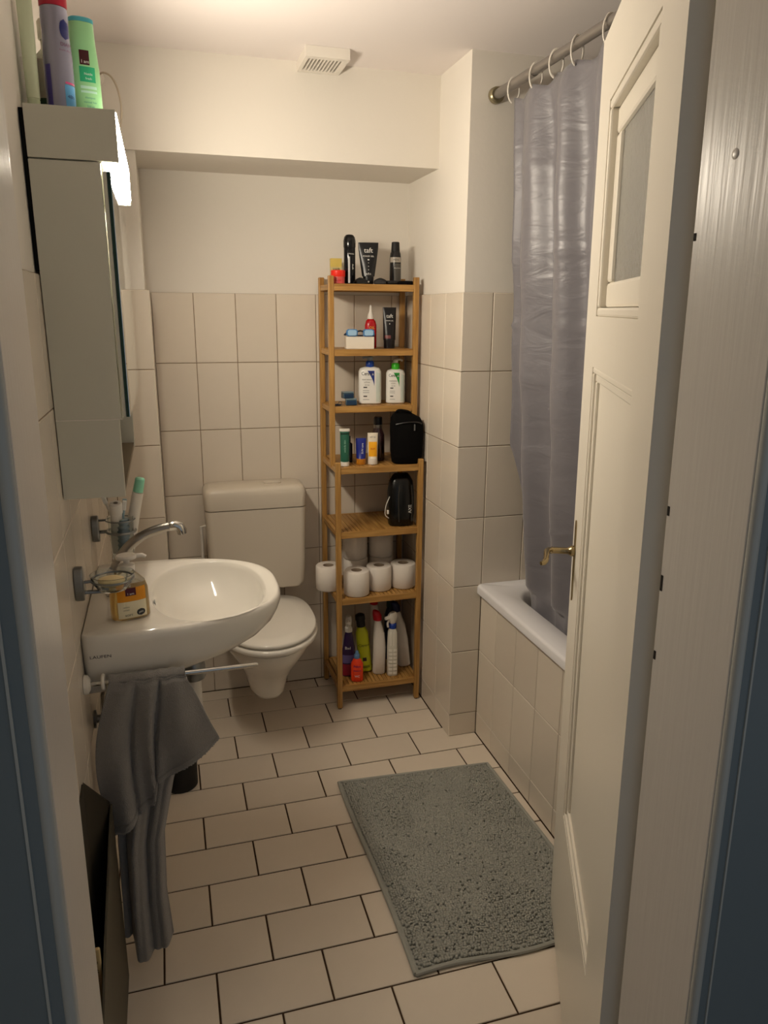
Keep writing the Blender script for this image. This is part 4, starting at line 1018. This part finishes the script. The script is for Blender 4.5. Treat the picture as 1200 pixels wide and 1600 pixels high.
# toy-like goggles: blue swim goggles lying on the carton
t = thing('swim_goggles', 'blue mirrored swimming goggles resting on the white carton', 'goggles', (0.917, -0.158, SH(1)+0.0445), -0.08)
gb = mat('goggle_blue', (56, 120, 178), 0.15, coat=0.5); gl = mat('goggle_lens', (150, 190, 222), 0.08, coat=0.6)
for s in (-1, 1):
    r0 = [(s*0.031+dx*1.0, -0.020, 0.014+dz) for dx, dz in ((-0.021, -0.009), (-0.014, -0.013), (0.014, -0.013), (0.021, -0.009), (0.021, 0.008), (0.014, 0.013), (-0.014, 0.013), (-0.021, 0.008))]
    r1 = [(x, -0.004, z) for x, _, z in r0]
    r2 = [((x-s*0.031)*0.78+s*0.031, -0.024, (z-0.014)*0.78+0.014) for x, _, z in r0]
    MB().rings([r1, r0], cap0=True, cap1=True).build('eyecup', gb, t); MB().rings([[(x, -0.0205, z) for x, _, z in r2], r2]).build('lens', gl, t)
MB().tube([(-0.012, -0.014, 0.018), (0, -0.018, 0.021), (0.012, -0.014, 0.018)], 0.003, 8).build('nose_bridge', black_matte, t, smooth=True)
MB().tube([(-0.052, -0.010, 0.012), (-0.056, 0.006, 0.006), (-0.030, 0.018, 0.003), (0.03, 0.018, 0.003), (0.056, 0.006, 0.004), (0.052, -0.010, 0.012)], 0.0025, 8).build('strap', mat('strap_blue', (40, 60, 90), 0.6), t, smooth=True)

# --- third shelf: two pump lotions
def lotion(loc, label, capc, flash, hx, h, kind):
    t = thing('lotion_bottle', label, 'bottle', loc, FACE)
    Bt = Loft([(0, hx*0.9, 0.020, 3.2), (0.004, hx, 0.024, 3.2), (h*0.5, hx, 0.024, 3.0), (h*0.88, hx*0.99, 0.023, 2.9), (h*0.96, hx*0.85, 0.020, 2.6), (h, hx*0.45, 0.014, 2.2)])
    Bt.body('bottle', mat('bottle_white', (230, 228, 222), 0.3), t)
    cm = mat('lotion_cap_%d' % capc[1], capc, 0.3)
    MB().lathe([(0.0155, h-0.002), (0.016, h), (0.016, h+0.016), (0.012, h+0.022), (0.006, h+0.024), (0.006, h+0.030)], n=28).build('collar', cm, t, smooth=True)
    if kind == 'blue':
        MB().lathe([(0.009, h+0.022), (0.011, h+0.024), (0.011, h+0.036), (0.008, h+0.038)], n=24).build('pump_head', mat('pump_grey', (150, 164, 176), 0.3), t, smooth=True)
        MB().tube([(-0.004, 0, h+0.034), (-0.024, -0.004, h+0.034), (-0.028, -0.005, h+0.031)], 0.0035, 10).build('nozzle', mat('pump_grey', (150, 164, 176), 0.3), t, smooth=True)
    else:
        MB().lathe([(0.008, h+0.022), (0.009, h+0.024), (0.009, h+0.034), (0.006, h+0.037)], n=24).build('pump_head', white_plastic, t, smooth=True)
        MB().tube([(0.0, 0, h+0.034), (0.018, -0.003, h+0.036), (0.027, -0.005, h+0.031)], 0.0042, 10).build('nozzle', white_plastic, t, smooth=True)
    s = hx/0.044
    Bt.text('CeraVe', 0.019*s, -0.010*s, h*0.82, ink, t, sx=0.8, off=0.0012)
    fm = mat('flash_%d' % flash[1], flash, 0.35)
    # pointed sail-shaped flash
    mb = MB(); n = 14
    for k in range(n+1):
        z = h*0.50+(h*0.40)*k/n; wv = k/n
        xr_ = 0.014*s+0.002*s; xl_ = xr_-0.026*s*wv**1.5-0.0006
        for x in (xl_, xr_): mb.v.append((x, Bt.yf(x, z)-0.0008, z))
    for k in range(n): a = 2*k; mb.f.append((a, a+1, a+3, a+2))
    mb.build('flash', fm, t)
    Bt.text('A', 0.012*s, 0.010*s, h*0.80, white_ink, t, off=0.0016)
    for k, w in enumerate(('MOISTURISING', 'LOTION', 'dry skin')): Bt.text(w, 0.0058*s, -0.012*s, h*(0.66-0.07*k), ink, t)
    for z in (0.44, 0.20): Bt.patch('bar', ink, t, -0.026*s, -0.012*s, h*z, h*(z+0.03))
    for z in (0.36, 0.31, 0.12): Bt.patch('fine_print', mat('print_grey', (130, 130, 134), 0.5), t, -0.028*s, -0.004*s, h*z, h*(z+0.012))
    Bt.patch('side_label', mat('label_side', (206, 216, 208), 0.4), t, hx*0.52, hx*0.93, h*0.06, h*0.9)
lotion((0.966, -0.125, SH(2)), 'large white lotion bottle with a royal blue pump on the third shelf', (24, 70, 168), (32, 52, 130), 0.0435, 0.140, 'blue')
lotion((1.068, -0.125, SH(2)), 'smaller white lotion bottle with a bright green pump on the third shelf', (64, 190, 44), (36, 150, 58), 0.0365, 0.130, 'green')
def tin(loc, rz, label, lid):
    t = thing('small_case', label, 'case', loc, rz)
    MB().box(-0.021, -0.015, 0, 0.021, 0.015, 0.020).build('case', mat('case_clear', (64, 96, 118), 0.2, trans=0.3), t, bevel=0.003)
    MB().box(-0.017, -0.0158, 0.003, 0.017, -0.0152, 0.017).build('front_panel', mat('case_navy', (22, 52, 84), 0.3), t)
    MB().box(-0.021, -0.015, 0.0203, 0.021, 0.015, 0.025).build('lid', mat('case_rim', (118, 138, 148), 0.3), t, bevel=0.002)
tin((0.884, -0.155, SH(2)), -0.1, 'small dark blue plastic case at the bottom of the stack of two', 1)
tin((0.872, -0.150, SH(2)+0.0253), 0.15, 'small dark blue plastic case lying on top of another one', 1)
t = thing('bracelet', 'thin blue cord bracelet lying beside the small blue cases', 'bracelet', (0.832, -0.155, SH(2)))
MB().torus((0, 0, 0.002), 0.013, 0.002, 'z', 24, 8).build('cord', mat('strap_blue', (40, 60, 90), 0.6), t, smooth=True)
MB().torus((0.010, 0.0, 0.0075), 0.006, 0.0015, 'y', 16, 6).build('clasp', dark_steel, t, smooth=True)

# --- fourth shelf
t = thing('face_cream_tube', 'slim dark green tube with white cap and white crimp on the fourth shelf', 'tube', (0.838, -0.245, SH(3)), FACE)
F_ = Loft([(0.0, 0.0145, 0.0145, 2), (0.018, 0.0155, 0.0155, 2), (0.0185, 0.0165, 0.016, 2), (0.125, 0.0175, 0.010, 2.4), (0.129, 0.018, 0.008, 3)])
F_.body('tube', mat('forest', (34, 92, 72), 0.35), t)
MB().lathe([(0.0148, -0.0), (0.0162, 0.001), (0.0162, 0.016)], n=24).build('cap', white_plastic, t, smooth=True)
MB().rings([sup(0, 0, 0.0195, 0.009, 3, 0.1292), sup(0, 0, 0.020, 0.0095, 3, 0.131), sup(0, 0, 0.0195, 0.008, 3, 0.138)]).build('crimp', white_plastic, t, smooth=True)
F_.text('weleda skin', 0.010, 0.0, 0.075, mat('pale_print', (150, 190, 170), 0.5), t, rot=1)
F_.patch('band', mat('forest_dark', (18, 52, 40), 0.4), t, -0.0155, 0.0155, 0.118, 0.124)
t = thing('cologne_bottle', 'small black cologne bottle half hidden behind the green tube', 'bottle', (0.868, -0.175, SH(3)), FACE)
Loft([(0, 0.016, 0.012, 4), (0.07, 0.016, 0.012, 4), (0.076, 0.007, 0.007, 2)]).body('bottle', black_gloss, t); MB().lathe([(0.009, 0.0765), (0.009, 0.10)], n=20).build('cap', black_matte, t, smooth=True)
t = thing('cream_tube', 'navy blue tube with an orange cap on the fourth shelf', 'tube', (0.905, -0.225, SH(3)), FACE-0.1)
K_ = Loft([(0.0, 0.0165, 0.014, 2), (0.02, 0.017, 0.0145, 2), (0.0205, 0.0175, 0.014, 2), (0.06, 0.019, 0.010, 2.4), (0.098, 0.0195, 0.0015, 4)])
K_.body('tube', mat('royal', (22, 36, 128), 0.35), t); MB().lathe([(0.0178, 0.0), (0.0182, 0.001), (0.0176, 0.021)], n=24).build('cap', mat('amber_cap', (190, 122, 30), 0.4), t, smooth=True)
K_.text('SUN care', 0.010, 0.006, 0.060, white_ink, t, rot=1)
t = thing('sun_cream_tube', 'white and orange-yellow tube with a white cap on the fourth shelf', 'tube', (0.948, -0.235, SH(3)), FACE)
O_ = Loft([(0.0, 0.017, 0.014, 2), (0.022, 0.0175, 0.0145, 2), (0.0225, 0.0180, 0.014, 2), (0.07, 0.019, 0.010, 2.4), (0.118, 0.0195, 0.0015, 4)])
O_.body('tube', mat('tube_cream', (226, 216, 196), 0.4), t); MB().lathe([(0.0183, 0.0), (0.0187, 0.001), (0.0180, 0.022)], n=24).build('cap', white_plastic, t, smooth=True)
O_.patch('label', mat('label_yellow', (242, 172, 28), 0.4), t, -0.0155, 0.0155, 0.030, 0.085); O_.text('SPF 50', 0.008, 0, 0.102, mat('print_grey', (130, 130, 134), 0.5), t); O_.text('sun', 0.013, 0, 0.06, mat('red_ink2', (200, 80, 20), 0.5), t)
t = thing('mouthwash_bottle', 'dark transparent bottle with a tall black cap beside the pouch', 'bottle', (0.988, -0.165, SH(3)), FACE)
M_ = Loft([(0, 0.023, 0.018, 3), (0.004, 0.026, 0.021, 3), (0.10, 0.025, 0.021, 2.8), (0.118, 0.018, 0.017, 2.2), (0.125, 0.016, 0.016, 2)])
M_.body('bottle', mat('smoke_plum', (44, 24, 26), 0.12, coat=0.5), t)
MB().lathe([(0.0165, 0.125), (0.017, 0.127), (0.017, 0.138)], n=24).build('silver_collar', satin_steel, t, smooth=True); MB().lathe([(0.0165, 0.138), (0.017, 0.139), (0.016, 0.165), (0.013, 0.168)], n=24).build('cap', black_gloss, t, smooth=True)
M_.patch('painted_highlight', mat('highlight_smoke', (84, 58, 54), 0.3), t, 0.006, 0.009, 0.012, 0.095)  # painted highlight: thin lighter strip up the dark bottle
# black toiletry pouch
def pouch(name, label, loc, secs, m, rz, extra):
    t = thing(name, label, 'bag', loc, rz); P_ = Loft(secs); P_.body('bag', m, t, N=44, angle=70); extra(t, P_); return t
def ex1(t, P_):
    MB().tube(smooth_pts([(-0.048, -0.028, 0.150), (-0.01, -0.038, 0.158), (0.03, -0.036, 0.158), (0.052, -0.026, 0.150)]), 0.0026, 8).build('zip', mat('zip_black', (34, 32, 32), 0.3), t, smooth=True)
    MB().box(0.018, -0.045, 0.128, 0.023, -0.041, 0.152).build('zip_pull', dark_steel, t, bevel=0.001)
    MB().tube(smooth_pts([(-0.045, 0, 0.184), (-0.035, -0.01, 0.200), (0.0, -0.012, 0.196), (0.02, 0, 0.180)]), 0.005, 8).build('loop', black_fabric, t, smooth=True)
pouch('toiletry_bag', 'large soft black toiletry bag filling the right end of the fourth shelf', (1.080, -0.240, SH(3)), [(0, 0.048, 0.030, 3), (0.004, 0.056, 0.036, 3), (0.03, 0.060, 0.041, 2.6), (0.07, 0.062, 0.042, 2.4), (0.12, 0.064, 0.041, 2.3, 0.0), (0.150, 0.063, 0.034, 2.2, -0.001), (0.172, 0.056, 0.024, 2.1, -0.006), (0.186, 0.040, 0.015, 2, -0.016), (0.193, 0.022, 0.008, 2, -0.022)], black_fabric, -0.1, ex1)
def ex2(t, P_):
    P_.text('AXE', 0.018, 0.030, 0.070, white_ink, t, rot=1, off=0.003)
    MB().tube(smooth_pts([(-0.012, -0.036, 0.165), (-0.016, -0.042, 0.10), (-0.012, -0.040, 0.02)]), 0.002, 8).build('seam', mat('seam', (60, 58, 54), 0.2), t, smooth=True)
    MB().tube(smooth_pts([(0.034, -0.036, 0.165), (0.038, -0.041, 0.10), (0.036, -0.038, 0.02)]), 0.0018, 8).build('seam', mat('seam', (60, 58, 54), 0.2), t, smooth=True)
    MB().tube(smooth_pts([(-0.045, -0.02, 0.12), (-0.062, -0.03, 0.085), (-0.066, -0.034, 0.05), (-0.052, -0.034, 0.035)]), 0.0015, 8).build('cord', white_plastic, t, smooth=True)
    MB().box(-0.060, -0.038, 0.052, -0.052, -0.034, 0.068).build('cord_toggle', white_plastic, t, bevel=0.001)
pouch('washbag', 'glossy black wash bag with small white lettering on the fifth shelf', (1.064, -0.225, SH(4)), [(0, 0.042, 0.028, 3), (0.004, 0.048, 0.034, 3), (0.05, 0.053, 0.040, 2.8), (0.13, 0.052, 0.038, 2.6), (0.175, 0.046, 0.028, 2.5), (0.196, 0.034, 0.016, 2.4), (0.204, 0.026, 0.008, 2.4)], black_vinyl, -0.12, ex2)

# --- toilet rolls
def roll(loc, label):
    t = thing('toilet_roll', label, 'toilet roll', loc, random.uniform(0, 6), 'toilet rolls on the sixth shelf')
    R, h = 0.050, 0.099
    MB().lathe([(0.0215, 0.001), (0.046, 0.0), (0.050, 0.004), (0.0505, h/2), (0.050, h-0.004), (0.046, h), (0.0215, h-0.001), (0.0215, 0.001)], n=48, cap0=False, cap1=False).build('paper', paper, t, smooth=True, angle=60)
    MB().lathe([(0.0208, 0.002), (0.0212, 0.002), (0.0212, h-0.002), (0.0208, h-0.002), (0.0208, 0.002)], n=32, cap0=False, cap1=False).build('core', card_tube, t, smooth=True, angle=60)
    return t
ROLLS = [((0.884, -0.236), 0, 'front row toilet roll nearest the left front post'), ((0.985, -0.200), 0, 'middle toilet roll of the front row'), ((1.087, -0.196), 0, 'right-hand toilet roll of the front row'),
         ((0.790, -0.150), 0, 'toilet roll sticking out past the left side of the shelf'), ((0.918, -0.082), 0, 'left back-row toilet roll under the upper layer'), ((1.028, -0.082), 0, 'right back-row toilet roll under the upper layer'),
         ((0.915, -0.084), 1, 'left toilet roll of the upper layer, under the fifth shelf'), ((1.026, -0.083), 1, 'right toilet roll of the upper layer, under the fifth shelf')]
for (x, y), lv, lb in ROLLS: roll((x, y, SH(5)+0.0995*lv), lb)

# --- bottom shelf: cleaning products
def trigger(t, h, m, collar, s=1.0, turn=0.0):
    MB().lathe([(0.013*s, h), (0.0145*s, h+0.002), (0.0145*s, h+0.018), (0.011*s, h+0.022)], n=24).build('collar', collar, t, smooth=True)
    a = Loft([(h+0.021, 0.009*s, 0.010*s, 2.4, 0), (h+0.032, 0.011*s, 0.015*s, 2.4, 0), (h+0.046, 0.012*s, 0.020*s, 2.4, 0), (h+0.060, 0.011*s, 0.020*s, 2.4, 0), (h+0.068, 0.008*s, 0.012*s, 2.4, 0)]).body('spray_head', m, t)
    b = MB().tube([(0, -0.018*s, h+0.050), (0, -0.034*s, h+0.050)], [0.0075*s, 0.0065*s], 14).build('nozzle', m, t, smooth=True)
    c = MB().tube(smooth_pts([(0, -0.016*s, h+0.040), (0, -0.024*s, h+0.028), (0, -0.022*s, h+0.010)]), 0.004*s, 8).build('trigger', m, t, smooth=True)
    for o in (a, b, c): o.rotation_euler = (0, 0, turn)
t = thing('cleaner_spray', 'purple cleaning spray with a white trigger at the left of the bottom shelf', 'spray bottle', (0.862, -0.190, SH(6)), FACE)
Pq = Loft([(0, 0.028, 0.020, 2.8), (0.004, 0.031, 0.023, 2.8), (0.09, 0.030, 0.022, 2.6), (0.14, 0.022, 0.018, 2.4), (0.175, 0.017, 0.015, 2.2), (0.19, 0.013, 0.013, 2)])
Pq.body('bottle', mat('aubergine', (48, 24, 70), 0.3), t); trigger(t, 0.19, white_plastic, white_plastic, 1.05)
Pq.text('Bad', 0.016, -0.004, 0.125, white_ink, t); Pq.patch('label', mat('label_violet', (104, 92, 150), 0.4), t, -0.025, 0.02, 0.060, 0.095); Pq.patch('label', mat('label_crimson', (150, 30, 52), 0.4), t, -0.025, 0.022, 0.006, 0.055)
t = thing('cleaner_bottle', 'small orange-red bottle with a blue cap in front of the purple spray', 'bottle', (0.882, -0.248, SH(6)), FACE)
Oq = Loft([(0, 0.021, 0.015, 2.8), (0.004, 0.0245, 0.018, 2.8), (0.075, 0.0245, 0.018, 2.6), (0.092, 0.016, 0.014, 2.2), (0.098, 0.010, 0.010, 2)])
Oq.body('bottle', mat('orange_red', (236, 66, 26), 0.3), t); MB().lathe([(0.011, 0.098), (0.012, 0.099), (0.012, 0.112), (0.007, 0.118), (0.006, 0.128)], n=20).build('cap', mat('cap_steelblue', (92, 128, 168), 0.3), t, smooth=True)
Oq.text('Felce', 0.014, 0, 0.068, mat('navy2', (40, 30, 110), 0.4), t); Oq.text('Azzurra', 0.010, 0, 0.050, mat('navy2', (40, 30, 110), 0.4), t); Oq.text('WC', 0.012, 0, 0.025, white_ink, t)
t = thing('cleaner_bottle', 'yellow-green bottle with a round black cap leaning on the bottom shelf', 'bottle', (0.938, -0.175, SH(6)+0.002), FACE); t.rotation_euler = (0.0, -0.10, FACE)
Yq = Loft([(0, 0.022, 0.016, 2.8), (0.004, 0.026, 0.020, 2.8), (0.10, 0.027, 0.021, 2.6), (0.170, 0.026, 0.020, 2.5), (0.192, 0.018, 0.016, 2.2), (0.198, 0.014, 0.014, 2)])
Yq.body('bottle', mat('lime', (178, 180, 30), 0.3), t); MB().lathe([(0.017, 0.198), (0.018, 0.200), (0.018, 0.224), (0.020, 0.228), (0.019, 0.248), (0.012, 0.252)], n=24).build('cap', black_matte, t, smooth=True)
Yq.text('Citron', 0.016, 0.002, 0.120, ink, t); Yq.patch('label', ink, t, -0.008, 0.008, 0.050, 0.066); Yq.patch('label_edge', mat('olive', (122, 126, 30), 0.4), t, -0.018, 0.018, 0.020, 0.030)
def duck(loc, label, capm, lean_, h=0.235, rz=FACE, hx=0.026, nm='toilet_cleaner'):
    t = thing(nm, label, 'bottle', loc, rz); t.rotation_euler = (0, lean_, rz)
    Loft([(0, hx*0.85, 0.019, 2.8), (0.004, hx, 0.022, 2.8), (h*0.45, hx, 0.023, 2.6), (h*0.7, hx*0.88, 0.021, 2.5, -0.003), (h*0.86, hx*0.62, 0.016, 2.3, -0.008), (h*0.93, 0.013, 0.013, 2, -0.010)]).body('bottle', mat('bottle_offwhite', (226, 218, 208), 0.35), t)
    MB().rings([sup(-0.010, 0, 0.0145, 0.0145, 2, h*0.93), sup(-0.011, 0, 0.0175, 0.017, 2.2, h*0.94), sup(-0.013, 0, 0.0185, 0.017, 2.2, h*1.02), sup(-0.018, 0, 0.014, 0.013, 2.2, h*1.08), sup(-0.022, 0, 0.008, 0.008, 2, h*1.10)]).build('cap', capm, t, smooth=True)
    return t
red_cap = mat('cap_red', (190, 22, 36), 0.3)
duck((0.985, -0.205, SH(6)), 'white toilet cleaner bottle with a red cap, the front one', red_cap, 0.02, 0.250)
duck((1.000, -0.115, SH(6)), 'white toilet cleaner bottle with a red cap, half hidden behind', red_cap, 0.0, 0.285)
t = thing('glass_cleaner_spray', 'ribbed clear-white spray bottle with blue collar and white trigger', 'spray bottle', (1.034, -0.235, SH(6)), FACE)
Wq = Loft([(0, 0.020, 0.018, 3.4), (0.004, 0.022, 0.020, 3.4), (0.12, 0.022, 0.020, 3.2), (0.19, 0.019, 0.018, 3), (0.205, 0.014, 0.014, 2)])
Wq.body('bottle', mat('milk_clear', (222, 218, 204), 0.25), t)
for k in range(7):
    for xx in (-0.0095, 0.0095): Wq.patch('raised_rib', mat('rib_white', (236, 232, 220), 0.3), t, xx-0.0075, xx+0.0075, 0.010+0.0165*k, 0.022+0.0165*k, off=0.0022, nx=4, nz=2)
for xx in (-0.008, 0.004): Wq.patch('raised_rib', mat('rib_white', (236, 232, 220), 0.3), t, xx-0.002, xx+0.002, 0.135, 0.195, off=0.0022, nx=3, nz=6)
trigger(t, 0.205, white_plastic, mat('collar_blue', (24, 60, 150), 0.35), 1.1, -0.95)
duck((1.108, -0.165, SH(6)+0.001), 'white detergent bottle with a dark blue cap leaning at the right', mat('cap_navy', (20, 26, 66), 0.3), -0.10, 0.262, FACE, 0.026, 'detergent_bottle')
t = thing('cleaner_bottle', 'dark green capped bottle standing at the very back of the bottom shelf', 'bottle', (1.068, -0.085, SH(6)), FACE)
Loft([(0, 0.024, 0.020, 2.6), (0.20, 0.024, 0.020, 2.6), (0.235, 0.012, 0.012, 2)]).body('bottle', mat('bottle_navy', (26, 36, 60), 0.3), t); MB().lathe([(0.015, 0.235), (0.016, 0.237), (0.016, 0.275), (0.012, 0.279)], n=24).build('cap', mat('cap_green', (22, 54, 44), 0.4), t, smooth=True)

# ------------------------------------------------------------------ bath mat
def make_mat():
    t = thing('bath_mat', 'grey-green chenille bath mat lying in front of the bathtub', 'bath mat', (0, 0, 0.0))
    C4 = [(0.697, -1.553), (1.236, -1.560), (1.214, -0.800), (0.694, -0.768)]     # near-left, near-right, far-right, far-left
    def P(u, v):
        a = Vector(C4[0]).lerp(Vector(C4[1]), u); b = Vector(C4[3]).lerp(Vector(C4[2]), u); p = a.lerp(b, v)
        return (p.x+0.006*math.sin(v*5)*(1-u)-0.012*math.sin(PI*v)*(1-u)*0.3, p.y+0.006*math.sin(u*9)*(1-v))
    mb = MB(); N = 40
    border = [P(k/N, 0) for k in range(N)]+[P(1, k/N) for k in range(N)]+[P(1-k/N, 1) for k in range(N)]+[P(0, 1-k/N) for k in range(N)]
    mb.rings([[(x, y, 0.0006) for x, y in border], [(x, y, 0.006) for x, y in border]])
    mb.build('backing', mat_grey, t)
    mb = MB(); mb.tube([(x, y, 0.0065) for x, y in border]+[(border[0][0], border[0][1], 0.0065)], 0.006, 8).build('hem', mat_grey, t, smooth=True)
    import random as R
    rnd = R.Random(3)
    def patchy(x, y):
        return (math.sin(9*x+3*y)*math.sin(7*y-4*x+1)+0.6*math.sin(23*x+11*y)*math.sin(19*y+2))/1.6
    V = []; F = []
    rows = 108; cols = 74
    for j in range(rows):
        for i in range(cols):
            u = 0.018+0.964*(i+0.5+0.22*(j % 2))/(cols+0.3); v = 0.012+0.976*(j+0.5)/rows
            x, y = P(u, v); q = patchy(x, y)
            if rnd.random() < 0.02+0.16*max(0, q-0.15)+0.30*max(0, 0.40-v): continue
            ro = 0.0036+0.0009*rnd.random()+0.0007*(q < 0.1); h = 0.013+0.003*rnd.random()-0.0035*max(0, q)
            a = rnd.random()*6.28; lx, ly = (rnd.random()-0.5)*0.004, (rnd.random()-0.5)*0.004
            b = len(V)
            for (rr, zz, k) in ((0.8, 0.005, 0), (1.08, 0.006+0.45*(h-0.006), 0.5), (0.78, h-0.0012, 0.9)):
                for s in range(5):
                    th = a+2*PI*s/5; V.append((x+lx*k+ro*rr*math.cos(th), y+ly*k+ro*rr*math.sin(th), zz))
            V.append((x+lx, y+ly, h))
            for r_ in (0, 5):
                for s in range(5): s2 = (s+1) % 5; F.append((b+r_+s, b+r_+s2, b+r_+5+s2, b+r_+5+s))
            for s in range(5): F.append((b+10+s, b+10+(s+1) % 5, b+15))
    mb = MB(); mb.v = V; mb.f = F
    o = mb.build('pile', mat_grey, t, smooth=True, angle=180); o['kind'] = 'stuff'
make_mat()
